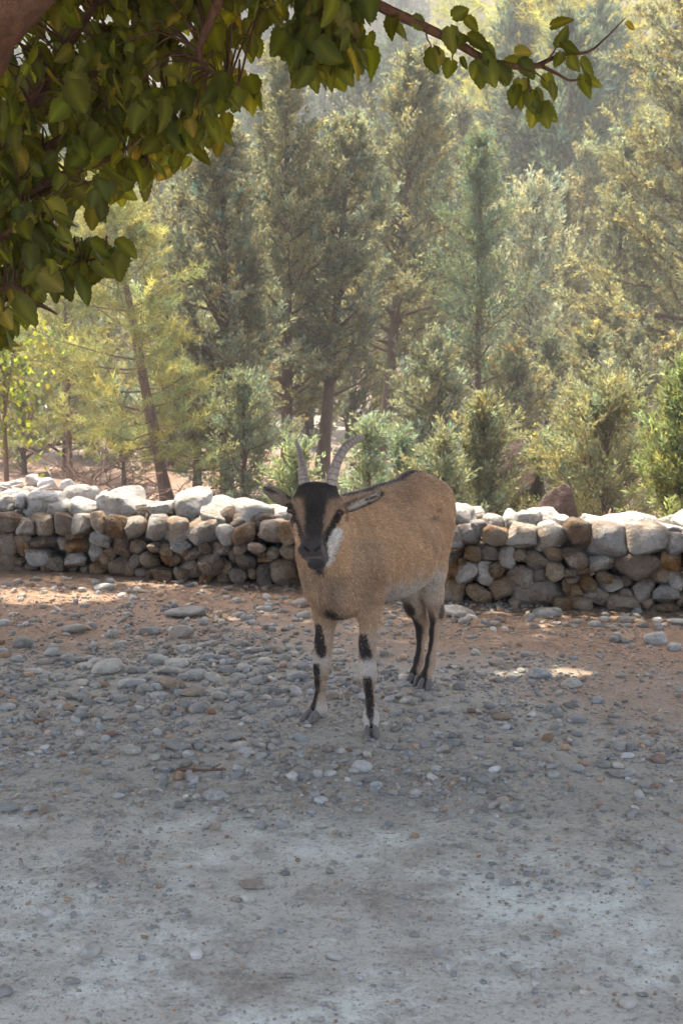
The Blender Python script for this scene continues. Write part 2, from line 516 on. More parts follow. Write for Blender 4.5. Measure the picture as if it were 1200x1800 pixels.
# rows hidden behind the goat and rows that run on past both edges of the frame
def fill_rows(x0, x1, top, bot, rows):
    out = []
    for k in range(rows):
        x = x0
        while x < x1:
            w = r.uniform(28, 60)
            f = (x - x0) / max(x1 - x0, 1)
            a0, b0 = top[0] + (top[1] - top[0]) * f, bot[0] + (bot[1] - bot[0]) * f
            hh = (b0 - a0) / rows
            out.append((x + w / 2, a0 + hh * (k + 0.5) + r.normal() * 2, w, hh * r.uniform(0.95, 1.2)))
            x += w * 0.97
    return out
face += fill_rows(532, 775, (917, 925), (1033, 1058), 4)
extra = fill_rows(-330, -4, (888, 900), (984, 1003), 4) + fill_rows(1204, 1480, (930, 940), (1077, 1086), 4)
caps = Z3([(25,122,65,50),(75,95,50,35),(160,115,140,60),(230,130,80,40),(310,135,110,40),(450,122,185,75),(615,150,120,45),(745,128,135,75),(850,155,140,45),(975,158,150,60),(1080,165,110,45),(120,140,80,35),(60,150,70,35),(190,160,100,40)])
caps += Z4([(190,210,140,70),(345,220,100,45),(510,205,110,45),(430,225,80,60),(660,225,70,40),(800,240,80,40),(930,245,80,40),(1180,265,90,40)])
caps += [(545, 915, 60, 26), (600, 916, 66, 26), (660, 918, 64, 28), (720, 918, 66, 30), (770, 918, 50, 26)]
caps_extra = [(x, 885 + r.normal() * 4, r.uniform(45, 80), r.uniform(24, 34)) for x in range(-310, 0, 62)] + [(x, 925 + r.normal() * 4, r.uniform(45, 80), r.uniform(24, 34)) for x in range(1230, 1480, 60)]

wall_root = empty('dry_stone_wall', (0.0, float(wall_y(0.0)) + 0.22, 0.0))
tag(wall_root, 'low dry stone wall of rounded brown and grey fieldstones behind the goat', 'wall')
wb = np.array(wall_root.location)
wall_count = 0

def ray_wall(px, py, back):
    """point on the wall's front face (pushed back by `back`) seen at that photo pixel"""
    Yd = 6.5
    for _ in range(8):
        p_ = at(px, py, Yd)
        Yd = float(wall_y(p_.x)) + back
    return at(px, py, Yd)

def add_stone(px, py, w, h_, back, depth, pool, jitter=0.05):
    global wall_count
    p_ = ray_wall(px, py, back)
    mpp = p_.y / FPX
    W, H = w * mpp * 1.14, h_ * mpp * 1.16
    D = depth if depth else float(np.clip(0.75 * W + 0.05, 0.10, 0.24))
    me = pool[int(r.integers(len(pool)))]
    jj = float(r.normal() * 0.018)
    o_ = obj('stone', me, wall_root, (p_.x - wb[0], p_.y + D * 0.45 + jj - wb[1], p_.z - wb[2]),
             (r.normal() * jitter, r.normal() * jitter * 2.2, r.choice([0, math.pi]) + r.normal() * jitter * 2), (W, D, H))
    wall_count += 1
for i_, s in enumerate(face):
    upper = i_ < 15 or 73 <= i_ < 83
    add_stone(*s, 0.0, None, GREY_ROCKS if (upper and r.uniform() < 0.8) or r.uniform() < 0.15 else WALL_ROCKS)
for s in extra: add_stone(*s, 0.0, None, WALL_ROCKS)
for s in caps: add_stone(s[0], s[1], s[2], s[3] * 1.55, 0.11, 0.30 if s[2] < 50 else 0.42, CAP_ROCKS, 0.07)
for s in caps_extra: add_stone(s[0], s[1], s[2], s[3] * 1.35, 0.16, 0.28, CAP_ROCKS, 0.07)
for k in range(34):
    x_ = -2.9 + k * 0.175 + r.normal() * 0.02
    Yw = float(wall_y(x_)) + 0.40
    W_ = float(r.uniform(0.17, 0.30)); H_ = float(r.uniform(0.13, 0.19))
    zt = float(np.interp(x_, [-3, -1, 0.6, 3], [0.335, 0.315, 0.36, 0.40])) + r.normal() * 0.015
    obj('stone', CAP_ROCKS[int(r.integers(7))], wall_root, (x_ - wb[0], Yw - wb[1], zt - H_ / 2), (r.normal() * 0.07, r.normal() * 0.08, r.uniform(0, 6.28)), (W_, W_ * 0.9, H_))
for k in range(30):
    x_ = -2.9 + k * 0.2 + r.normal() * 0.03
    obj('stone', WALL_ROCKS[int(r.integers(12))], wall_root, (x_ - wb[0], float(wall_y(x_)) + 0.43 - wb[1], 0.09), (0, 0, r.uniform(0, 6.28)), (0.24, 0.22, 0.24))
# packed rubble that fills the heart of the wall, seen only through the joints
mb = MB()
for k in range(900):
    x = r.uniform(-3.0, 3.1)
    Yw = float(wall_y(x)) + r.uniform(0.15, 0.40)
    z = r.uniform(0.01, 0.27)
    me = WALL_ROCKS[int(r.integers(12))]
    if k == 0:
        low = [rock_mesh('rubble_rock', 330 + i, 2, M['wall_stone'], 0.7, 5, 0.85, 0.05) for i in range(4)]
        lowv = []
        for q in low:
            vv = np.zeros(len(q.vertices) * 3); q.vertices.foreach_get('co', vv)
            ff = np.array([tuple(pp.vertices) for pp in q.polygons]); lowv.append((vv.reshape(-1, 3), ff))
    vv, ff = lowv[int(r.integers(4))]
    sc_ = r.uniform(0.07, 0.14, 3)
    R_ = np.array(Euler(r.uniform(0, 6.28, 3)).to_matrix())
    mb.add((vv * sc_) @ R_.T + np.array([x, Yw, z]), ff)
fill = obj('rubble_fill', mb.mesh('rubble_fill', M['wall_stone'], True, wb), wall_root)
fill['kind'] = 'stuff'
# ------------------------------------------------------------------ goat
def surface_nets(S, org, h):
    sg = S < 0
    nxv, nyv, nzv = S.shape
    cnt = np.zeros((nxv - 1, nyv - 1, nzv - 1), np.int8)
    corners = [(i, j, k) for i in (0, 1) for j in (0, 1) for k in (0, 1)]
    for i, j, k in corners:
        cnt += sg[i:nxv - 1 + i, j:nyv - 1 + j, k:nzv - 1 + k]
    act = (cnt > 0) & (cnt < 8)
    idx = np.argwhere(act)
    num = np.full(act.shape, -1, np.int64)
    num[act] = np.arange(len(idx))
    acc = np.zeros((len(idx), 3)); n = np.zeros(len(idx))
    for a in corners:
        for ax in range(3):
            if a[ax] == 1: continue
            b = list(a); b[ax] = 1
            A = S[idx[:, 0] + a[0], idx[:, 1] + a[1], idx[:, 2] + a[2]]
            B = S[idx[:, 0] + b[0], idx[:, 1] + b[1], idx[:, 2] + b[2]]
            cr = (A < 0) != (B < 0)
            tt = np.where(cr, A / np.where(A - B == 0, 1, A - B), 0)
            pt = np.tile(np.array(a, float), (len(idx), 1)); pt[:, ax] += tt
            acc[cr] += pt[cr]; n[cr] += 1
    V = org + (idx + acc / n[:, None]) * h
    faces = []
    for ax in range(3):
        sl0 = [slice(None)] * 3; sl1 = [slice(None)] * 3
        sl0[ax] = slice(0, -1); sl1[ax] = slice(1, None)
        e = sg[tuple(sl0)] != sg[tuple(sl1)]
        E = np.argwhere(e)
        o1, o2 = [(1, 2), (2, 0), (0, 1)][ax]
        ok = (E[:, o1] > 0) & (E[:, o2] > 0) & (E[:, o1] < S.shape[o1] - 1) & (E[:, o2] < S.shape[o2] - 1)
        E = E[ok]
        inside = sg[E[:, 0], E[:, 1], E[:, 2]]
        q = []
        for d1, d2 in ((0, 0), (1, 0), (1, 1), (0, 1)):
            c = E.copy(); c[:, o1] -= d1; c[:, o2] -= d2
            q.append(num[c[:, 0], c[:, 1], c[:, 2]])
        q = np.stack(q, 1)
        q[~inside] = q[~inside][:, ::-1]
        faces.append(q[:, ::-1] if False else q)
    return V, np.concatenate(faces)

GC = np.array([0.13, 4.557, 0.0])
GU = np.array([-0.505, -0.863, 0.0]); GR = np.array([0.863, -0.505, 0.0])
def L(s, l, z): return GC + s * GU + l * GR + np.array([0, 0, z])
def A3(px, py, Y): return np.array(at(px, py, Y))

prims = []
def cone(a, b, r1, r2, k=0.03): prims.append(('c', np.asarray(a), np.asarray(b), r1, r2, k))
def ell(c, axes, rad, k=0.03): prims.append(('e', np.asarray(c), np.asarray(axes, float), np.asarray(rad, float), k))
BODY = np.stack([GU, GR, np.array([0, 0, 1.0])])
# trunk
ell(L(0.02, 0, 0.535), BODY, (0.29, 0.150, 0.178))
ell(L(-0.06, 0.0, 0.495), BODY, (0.22, 0.155, 0.140), 0.05)
ell(L(-0.235, 0, 0.600), BODY, (0.150, 0.105, 0.138), 0.06)
ell(L(0.21, 0, 0.535), BODY, (0.165, 0.118, 0.165), 0.05)
cone(L(0.16, 0, 0.655), L(-0.22, 0, 0.685), 0.045, 0.05, 0.06)
# haunch point and tail
cone(L(-0.33, 0.05, 0.60), L(-0.27, 0.07, 0.66), 0.045, 0.045, 0.05)
cone(L(-0.33, -0.05, 0.60), L(-0.27, -0.07, 0.66), 0.045, 0.045, 0.05)
cone(L(-0.375, 0, 0.655), L(-0.43, 0.0, 0.58), 0.022, 0.012, 0.03)
# chest, brisket and neck
cone(A3(594, 1012, 4.31), A3(592, 1032, 4.30), 0.108, 0.098, 0.05)
cone(A3(562, 905, 4.20), A3(578, 965, 4.28), 0.066, 0.088, 0.04)
cone(A3(578, 965, 4.28), A3(600, 1015, 4.34), 0.088, 0.105, 0.05)
cone(A3(566, 900, 4.22), L(0.15, 0, 0.60), 0.060, 0.09, 0.05)
# head
HK = 0.018
cone(A3(555, 883, 4.125), A3(551, 930, 4.03), 0.056, 0.0345, HK)
cone(A3(551, 930, 4.03), A3(548, 960, 3.990), 0.0345, 0.0300, HK)
ell(A3(548, 967, 3.985), np.eye(3), (0.0385, 0.034, 0.0225), 0.012)
cone(A3(540, 958, 3.975), A3(536, 966, 3.972), 0.014, 0.015, 0.01)
cone(A3(557, 958, 3.975), A3(561, 966, 3.972), 0.014, 0.015, 0.01)
ell(A3(556, 880, 4.165), np.eye(3), (0.064, 0.065, 0.05), 0.03)
cone(A3(517, 893, 4.118), A3(522, 888, 4.118), 0.0195, 0.022, 0.022)
cone(A3(592, 897, 4.118), A3(588, 892, 4.118), 0.0195, 0.022, 0.022)
cone(A3(558, 918, 4.17), A3(555, 980, 4.03), 0.056, 0.026, HK)
cone(A3(582, 925, 4.15), A3(566, 972, 4.06), 0.036, 0.026, HK)
cone(A3(530, 920, 4.15), A3(540, 968, 4.06), 0.034, 0.024, HK)
ell(A3(556, 990, 4.000), np.eye(3), (0.0275, 0.030, 0.0190), 0.006)
cone(A3(562, 975, 4.06), A3(557, 988, 4.01), 0.026, 0.022, 0.012)
# horn buds
cone(A3(537, 872, 4.14), A3(536, 862, 4.14), 0.024, 0.021, 0.015)
cone(A3(579, 872, 4.14), A3(580, 862, 4.14), 0.024, 0.021, 0.015)
# ears
def ear(base, tip, wdir, half, th):
    ax = unit(tip - base); w = unit(np.asarray(wdir, float) - ax * (ax @ np.asarray(wdir, float))); nn = np.cross(ax, w)
    Ln = np.linalg.norm(tip - base)
    ell(base + ax * Ln * 0.50, np.stack([ax, w, nn]), (Ln * 0.54, half, th), 0.008)
    cone(base - ax * 0.015, base + ax * Ln * 0.35, 0.013, 0.011, 0.012)
ear(A3(512, 886, 4.16), A3(464, 859, 4.17), (0.35, -0.3, 0.9), 0.0235, 0.0065)
ear(A3(601, 896, 4.15), A3(673, 868, 4.17), (0.2, -0.45, 0.8), 0.0225, 0.0075)
# fore legs
def limb(pts, k=0.02):
    for (a, ra), (b, rb) in zip(pts[:-1], pts[1:]):
        cone(a, b, ra, rb, k)
limb([(A3(636, 985, 4.34), 0.080), (A3(645, 1045, 4.29), 0.052), (A3(649, 1080, 4.275), 0.033), (A3(646, 1130, 4.265), 0.0245), (A3(644, 1160, 4.255), 0.0225), (A3(644.5, 1176, 4.250), 0.0262), (A3(646, 1190, 4.253), 0.0225), (A3(648, 1206, 4.262), 0.0148), (A3(651, 1240, 4.270), 0.0142), (A3(652, 1260, 4.266), 0.0215), (A3(652, 1285, 4.250), 0.0215)])
limb([(A3(572, 1030, 4.40), 0.065), (A3(573, 1082, 4.385), 0.037), (A3(569, 1128, 4.38), 0.0255), (A3(567, 1148, 4.375), 0.0235), (A3(566, 1164, 4.372), 0.0262), (A3(565, 1180, 4.380), 0.0210), (A3(563, 1200, 4.395), 0.0152), (A3(562, 1226, 4.412), 0.0150), (A3(561, 1244, 4.418), 0.0222), (A3(548, 1264, 4.40), 0.0215)])
# hind legs
limb([(A3(752, 925, 4.745), 0.090), (A3(752, 1000, 4.73), 0.060), (A3(760, 1045, 4.77), 0.036), (A3(768, 1080, 4.81), 0.0255), (A3(764, 1110, 4.80), 0.0165), (A3(756, 1160, 4.775), 0.0138), (A3(751, 1188, 4.765), 0.020), (A3(748, 1208, 4.752), 0.0215)])
cone(A3(771, 1068, 4.86), A3(768, 1085, 4.82), 0.017, 0.022, 0.015)
limb([(A3(735, 960, 4.84), 0.085), (A3(722, 1030, 4.80), 0.052), (A3(728, 1065, 4.83), 0.033), (A3(741, 1093, 4.89), 0.0245), (A3(741, 1115, 4.88), 0.0165), (A3(736, 1160, 4.845), 0.0138), (A3(731, 1185, 4.83), 0.0195), (A3(728, 1202, 4.815), 0.021)])

def build_goat_sdf():
    h = 0.0052
    lo = np.array([-0.36, 3.88, 0.0]); hi = np.array([0.52, 5.06, 0.86])
    n = np.ceil((hi - lo) / h).astype(int)
    S = np.full(n, 0.08, np.float32)
    ax = [lo[i] + h * np.arange(n[i]) for i in range(3)]
    for p in prims:
        if p[0] == 'c':
            _, a, b, r1, r2, k = p
            m_ = max(r1, r2) + 0.07
            bl, bh = np.minimum(a, b) - m_, np.maximum(a, b) + m_
        else:
            _, c, axes, rad, k = p
            ext = np.abs(axes * rad[:, None]).sum(0) + 0.07
            bl, bh = c - ext, c + ext
        i0 = np.clip(np.floor((bl - lo) / h).astype(int), 0, n - 1); i1 = np.clip(np.ceil((bh - lo) / h).astype(int), 1, n)
        g = np.stack(np.meshgrid(*[ax[i][i0[i]:i1[i]] for i in range(3)], indexing='ij'), -1).astype(np.float32)
        if p[0] == 'c':
            ba = (b - a).astype(np.float32)
            tt = np.clip(((g - a.astype(np.float32)) @ ba) / (ba @ ba), 0, 1)
            d = np.linalg.norm(g - a.astype(np.float32) - tt[..., None] * ba, axis=-1) - (r1 + tt * (r2 - r1))
        else:
            q = (g - c.astype(np.float32)) @ axes.T.astype(np.float32)
            k0 = np.linalg.norm(q / rad, axis=-1); k1 = np.linalg.norm(q / rad ** 2, axis=-1)
            d = k0 * (k0 - 1) / np.maximum(k1, 1e-6)
        sl = tuple(slice(i0[i], i1[i]) for i in range(3))
        cur = S[sl]
        hh = np.clip(0.5 + 0.5 * (cur - d) / k, 0, 1)
        S[sl] = cur + (d - cur) * hh - k * hh * (1 - hh)
    return surface_nets(S, lo, h)

GV, GF = build_goat_sdf()

def laplace(V, F, it=2, lam=0.5):
    e = np.concatenate([F[:, [0, 1]], F[:, [1, 2]], F[:, [2, 3]], F[:, [3, 0]]])
    for _ in range(it):
        s = np.zeros_like(V); c = np.zeros(len(V))
        for a, b in ((0, 1), (1, 0)):
            for k in range(3): s[:, k] += np.bincount(e[:, a], V[e[:, b], k], len(V))
            c += np.bincount(e[:, a], minlength=len(V))
        V = V + lam * (s / np.maximum(c, 1)[:, None] - V)
    return V
GV = laplace(GV, GF, 2)

def vert_normals(V, F):
    fn = np.cross(V[F[:, 2]] - V[F[:, 0]], V[F[:, 3]] - V[F[:, 1]])
    N = np.zeros_like(V)
    for k in range(4):
        for c in range(3): N[:, c] += np.bincount(F[:, k], fn[:, c], len(V))
    return unit(N)
GN = vert_normals(GV, GF)
if np.mean(np.einsum('ij,ij->i', GN, GV - GV.mean(0))) < 0:
    GF = GF[:, ::-1]; GN = -GN

def segd(px, py, a, b):
    ax_, ay_ = a; bx_, by_ = b
    t_ = np.clip(((px - ax_) * (bx_ - ax_) + (py - ay_) * (by_ - ay_)) / ((bx_ - ax_) ** 2 + (by_ - ay_) ** 2), 0, 1)
    return np.hypot(px - ax_ - t_ * (bx_ - ax_), py - ay_ - t_ * (by_ - ay_))

def goat_colour(V, N):
    """coat markings: tan coat, black face blaze, pale belly, black-and-white legs"""
    px, py, _ = project(V)
    q = V - GC
    s, l, z = q @ GU, q @ GR, q[:, 2]
    nz = vnoise(V, 41, 3, 14); n2 = vnoise(V, 42, 3, 4.0)
    tan = np.array([0.48, 0.285, 0.155]); dark = np.array([0.032, 0.024, 0.020]); white = np.array([0.62, 0.54, 0.46]); brown = np.array([0.21, 0.105, 0.052])
    pale = np.array([0.50, 0.38, 0.285])
    c = np.tile(tan, (len(V), 1)) * (1 + 0.07 * n2)[:, None]
    def put(m_, col):
        nonlocal c
        m_ = np.clip(m_, 0, 1)[:, None]
        c = c * (1 - m_) + np.asarray(col) * m_
    body = (s < 0.42)
    # greyer chest and neck, browner flank
    put(0.6 * sstep(0.15, 0.3, s) * body * (z < 0.6) * (0.7 + 0.5 * nz), (0.30, 0.215, 0.15))
    put(0.35 * np.clip(vnoise(V * np.array([1, 1, 0.6]), 47, 3, 9) - 0.1, 0, 1) * (z > 0.4), (0.15, 0.09, 0.055))
    put(0.55 * np.exp(-(((px - 660) / 22) ** 2 + ((py - 1020) / 40) ** 2)) * (N[:, 1] < 0.3), brown)
    # belly
    put(sstep(0.475, 0.375, z + 0.03 * nz - 0.10 * (s + 0.1) ** 2) * sstep(0.20, 0.10, s + 0.02 * nz) * sstep(-0.30, -0.20, s) * sstep(0.35, -0.35, N[:, 2]), white * 0.9)
    put(0.35 * sstep(0.42, 0.36, z) * (s < -0.12) * sstep(0.22, 0.30, z) * (N[:, 2] < 0.2), pale)
    # dorsal stripe
    put(sstep(0.022, 0.010, np.abs(l) + 0.005 * nz) * (N[:, 2] > 0.45) * (s < 0.34) * (z > 0.55), dark * 1.2)
    # smudges on rump and chest
    put(0.75 * np.exp(-(((px - 716) / 27) ** 2 + ((py - 870) / 21) ** 2)) * (N[:, 1] < 0.2), brown)
    put(0.8 * sstep(1, 0.5, np.hypot((px - 762) / 11, (py - 911) / 7) + 0.25 * nz) * (N[:, 1] < 0.3), dark * 1.5)
    put(0.7 * sstep(1, 0.5, np.hypot((px - 771) / 6, (py - 896) / 5)) * (N[:, 1] < 0.3), dark * 2)
    put(0.6 * np.exp(-(((px - 574) / 20) ** 2 + ((py - 1045) / 38) ** 2)) * body * (N[:, 1] < 0.2) * (1 + 0.6 * nz), (0.10, 0.07, 0.055))
    put(sstep(1.0, 0.55, segd(px, py, (574, 1076), (600, 1091)) / 8 + 0.35 * nz) * (N[:, 1] < 0.4) * (z > 0.33) * (z < 0.45) * (s > 0.05), dark)
    put(0.5 * sstep(1, 0.3, np.hypot((px - 640) / 14, (py - 1072) / 10)) * (s > 0.1) * 0, dark)
    # legs
    side = N @ unit(np.array([-0.55, -0.83, 0.0]))
    fore = (s > 0.08) & (z < 0.345); hind = (s < -0.05) & (z < 0.36)
    F2 = fore & (px > 606); F1 = fore & (px <= 606)
    put(0.5 * (fore | hind) * sstep(0.34, 0.28, z), pale * 0.95)
    frontal = N @ np.array([0.0, -1.0, 0.0])
    put(F2 * sstep(1, 0.75, segd(px, py, (638, 1120), (645, 1154)) / np.interp(py, [1108, 1150], [7, 13]) + 0.25 * nz) * (N[:, 1] < 0.25), dark)
    put(0.8 * F2 * sstep(1154, 1172, py + 4 * nz) * sstep(1204, 1186, py + 4 * nz), white * 0.92)
    put(0.6 * F1 * sstep(1146, 1160, py + 4 * nz) * sstep(1186, 1170, py + 4 * nz), white * 0.85)
    put(F2 * sstep(0.10, 0.05, z) * 0.9, white)
    put(F2 * sstep(1, 0.7, segd(px, py, (646, 1196), (651, 1258)) / 9.0 + 0.22 * nz) * (N[:, 1] < 0.35) * sstep(1183, 1192, py), dark)
    put(F2 * sstep(1, 0.6, segd(px, py, (651, 1255), (653, 1282)) / 4.0) * (N[:, 1] < 0.2), dark)
    put(F1 * sstep(1, 0.75, segd(px, py, (558, 1102), (564, 1146)) / np.interp(py, [1095, 1140], [6, 12]) + 0.25 * nz) * (N[:, 1] < 0.35), dark)
    put(F1 * sstep(0.075, 0.03, z) * 0.8, white)
    for a_, b_ in (((556, 1172), (556, 1205)), ((556, 1205), (548, 1245)), ((548, 1245), (536, 1262))):
        put(F1 * sstep(1, 0.6, segd(px, py, a_, b_) / 8.0 + 0.1 * nz) * (side > -0.1), dark)
    R2 = hind & (px > 0.5 * (segx(py) + segx2(py))); R1 = hind & ~R2
    put(R2 * sstep(0.31, 0.22, z) * sstep(0.25, 0.6, N @ np.array([-0.93, -0.37, 0.0]) + 0.15 * nz), dark * 1.1)
    put(R1 * sstep(0.34, 0.27, z) * sstep(0.1, 0.5, N @ np.array([-0.9, -0.43, 0.0]) + 0.15 * nz), dark * 1.2)
    put((R1 | R2) * sstep(0.065, 0.035, z) * 0.75 * sstep(0.5, 0.2, side), white * 0.9)
    put(0.8 * R2 * sstep(1, 0.5, segd(px, py, (778, 1066), (775, 1084)) / 6 + 0.2 * nz), dark)
    # head
    hd = (s > 0.40) & (z > 0.5) | (V[:, 1] < 4.215) & (z > 0.5)
    ft = hd & (V[:, 1] < 4.2)
    mid = np.interp(py, [860, 900, 930, 960, 1000], [556, 554, 551, 548, 552])
    dx = px - mid
    put(ft * 0.75, (0.25, 0.155, 0.095))
    put(ft * sstep(865, 905, py) * sstep(14, 26, dx) * (py > 900), tan)
    # black bands through the eyes and down the cheeks
    put(ft * sstep(1, 0.7, segd(px, py, (509, 892), (528, 945)) / 9.0 + 0.1 * nz), dark)
    put(ft * sstep(1, 0.7, segd(px, py, (595, 903), (571, 948)) / 8.5 + 0.1 * nz), dark)
    # blaze
    put(ft * sstep(1.05, 0.65, np.abs(dx) / np.interp(py, [860, 880, 910, 940, 1000], [32, 27, 21, 18, 17]) + 0.10 * nz), dark * 1.15)
    put(ft * sstep(884, 872, py + 3 * nz), dark * 1.5)
    # tan stripes above the eyes
    put(ft * 0.8 * sstep(1, 0.35, segd(px, py, (519, 882), (532, 922)) / 6.0 + 0.2 * nz), (0.26, 0.175, 0.12))
    put(ft * 0.8 * sstep(1, 0.35, segd(px, py, (588, 884), (573, 918)) / 7.0 + 0.2 * nz), (0.26, 0.175, 0.12))
    # white jaw
    put(hd * sstep(1, 0.7, segd(px, py, (592, 938), (574, 985)) / 11.5 + 0.12 * nz), white)
    put(hd * sstep(1, 0.8, segd(px, py, (519, 925), (527, 960)) / 4.0), tan)
    # muzzle
    put(ft * sstep(938, 950, py) * (np.abs(dx) < 27) * (V[:, 1] < 4.045), (0.062, 0.050, 0.046))
    put(ft * 0.8 * sstep(1, 0.5, segd(px, py, (566, 962), (572, 976)) / 5), (0.16, 0.12, 0.10))
    put(ft * sstep(1, 0.6, np.hypot((px - 556) / 19, (py - 993) / 10)) , (0.04, 0.033, 0.03))
    put(ft * 0.7 * sstep(1, 0.5, segd(px, py, (530, 980.5), (563, 980)) / 2.6), (0.20, 0.165, 0.14))
    put(ft * sstep(1, 0.6, segd(px, py, (534.5, 962), (541, 967)) / 3.0), (0.006, 0.005, 0.005))
    put(ft * sstep(1, 0.6, segd(px, py, (561.5, 962), (554, 967)) / 3.0), (0.006, 0.005, 0.005))
    # ears
    er = (px > 606) & (V[:, 1] < 4.20) & (z > 0.66) & (s > 0.30)
    el = (px < 503) & (z > 0.66)
    put(er * 1.0, (0.21, 0.125, 0.075))
    put(er * sstep(1, 0.6, segd(px, py, (616, 893), (660, 872)) / 6), (0.40, 0.35, 0.29))
    put(er * sstep(1, 0.5, segd(px, py, (614, 901), (655, 884)) / 3.6), dark)
    put(er * sstep(1, 0.5, segd(px, py, (640, 880), (662, 872)) / 2.6), dark * 1.4)
    put(er * sstep(1, 0.5, np.hypot((px - 673) / 8, (py - 868) / 6)), dark * 1.6)
    put(el * 1.0, (0.23, 0.165, 0.125))
    put(el * sstep(1, 0.5, segd(px, py, (463, 857), (488, 868)) / 3.2), dark)
    return np.clip(c, 0.004, 0.8)

def segx(py): return np.interp(py, [1000, 1040, 1080, 1110, 1165, 1190, 1220], [752, 760, 768, 764, 755, 751, 748])
def segx2(py): return np.interp(py, [1000, 1040, 1065, 1093, 1115, 1165, 1185, 1215], [715, 722, 728, 741, 741, 735, 731, 728])

gcol = goat_colour(GV, GN)
goat = empty('goat', tuple(GC))
tag(goat, 'tan horned goat with black face and white knees standing on the gravel', 'goat')

m, nt, o = new_mat('goat coat'); t = NT(nt)
a = t.n('ShaderNodeAttribute', attribute_name='tint')
geo = t.n('ShaderNodeNewGeometry')
f1 = t.noise(geo.outputs['Position'], 260, 3, 0.6)
col = t.mix(t.math('MULTIPLY', f1, 0.45), a.outputs['Color'], (0.0, 0.0, 0.0))
p = principled(t, col, 0.85, t.bump(f1, 0.4, 0.003), 0.12)
p.inputs['Sheen Weight'].default_value = 0.08
t.l(p.outputs[0], o.inputs[0])
M['coat'] = m
body_o = obj('body', mesh_np('body', GV - GC, GF, M['coat'], True, gcol), goat)

# short coat hair
def build_fur(n):
    r = rng(5)
    tri = np.concatenate([GF[:, [0, 1, 2]], GF[:, [0, 2, 3]]])
    A, B, C = GV[tri[:, 0]], GV[tri[:, 1]], GV[tri[:, 2]]
    area = np.linalg.norm(np.cross(B - A, C - A), axis=1)
    px, py, _ = project((A + B + C) / 3)
    cen = (A + B + C) / 3
    fn = unit(np.cross(B - A, C - A))
    head = (cen[:, 1] < 4.2) & (cen[:, 2] > 0.52)
    w = area * np.where(head, 2.2, 1.0) * np.where(fn[:, 1] > 0.55, 0.35, 1.0)
    nosebald = head & (py > 950) & (py < 1004) & (np.abs(px - 550) < 24) & (cen[:, 1] < 4.03)
    w[nosebald] = 0
    w[cen[:, 2] < 0.03] = 0
    k = r.choice(len(tri), n, p=w / w.sum())
    u = r.uniform(size=(n, 2)); fl = u.sum(1) > 1; u[fl] = 1 - u[fl]
    bary = np.stack([1 - u.sum(1), u[:, 0], u[:, 1]], 1)
    P = np.einsum('nk,nkc->nc', bary, GV[tri[k]])
    N = unit(np.einsum('nk,nkc->nc', bary, GN[tri[k]]))
    c = goat_colour(P + r.normal(size=(n, 3)) * np.where((P[:, 1] < 4.2) & (P[:, 2] > 0.52), 0.0028, 0.0055)[:, None], N)
    px, py, _ = project(P)
    z = P[:, 2]
    s = (P - GC) @ GU
    hd = (P[:, 1] < 4.215) & (z > 0.52) & (s > 0.33)
    leg = z < 0.34
    D = np.tile(-GU * 0.75 + np.array([0, 0, -0.65]), (n, 1))
    nose = A3(548, 968, 3.97)
    D[hd] = unit(P[hd] - nose)
    D[leg] = np.array([0.05, 0.1, -1.0])
    sw = vnoise(P, 61, 2, 6.0)
    D = unit(D) + 0.30 * r.normal(size=(n, 3)) + 0.25 * sw[:, None] * np.array([0.6, -0.3, 0.4])
    D = D - N * np.einsum('ij,ij->i', D, N)[:, None]
    lift = np.where(hd, 0.35, 0.30) * r.uniform(0.6, 1.5, n)
    D = unit(unit(D) + N * lift[:, None])
    ln = np.where(hd, 0.0085, np.where(leg, 0.0075, 0.0135)) * r.uniform(0.6, 1.4, n)
    W = np.cross(D, N); W = unit(W) * (0.00062 * r.uniform(0.7, 1.4, n))[:, None]
    base = P - N * 0.001
    midp = base + D * (ln * 0.55)[:, None]
    D2 = unit(D - N * 0.25)
    tip = midp + D2 * (ln * 0.45)[:, None]
    V = np.stack([base - W, base + W, midp + W * 0.8, midp - W * 0.8, tip], 1).reshape(-1, 3)
    i = np.arange(n)[:, None] * 5
    q = i + np.array([0, 1, 2, 3]); tr = i + np.array([3, 2, 4])
    br = np.exp(r.normal(size=n) * 0.30 + 0.16 * vnoise(P * np.array([1, 1, 0.5]), 66, 3, 22))
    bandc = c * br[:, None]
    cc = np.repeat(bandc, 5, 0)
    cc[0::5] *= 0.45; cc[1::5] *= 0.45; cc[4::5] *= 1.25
    me = mesh_np('fur', V - GC, [q, tr], M['fur'], True, np.clip(cc, 0, 0.85))
    nn = unit(N + 0.22 * r.normal(size=N.shape))
    vn = np.repeat(nn, 5, 0)
    me.normals_split_custom_set_from_vertices(vn.astype(np.float32))
    return me
m, nt, o = new_mat('goat hair'); t = NT(nt)
a = t.n('ShaderNodeAttribute', attribute_name='tint')
p = principled(t, a.outputs['Color'], 0.7, None, 0.2)
t.l(p.outputs[0], o.inputs[0])
M['fur'] = m
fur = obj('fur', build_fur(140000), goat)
fur['kind'] = 'stuff'

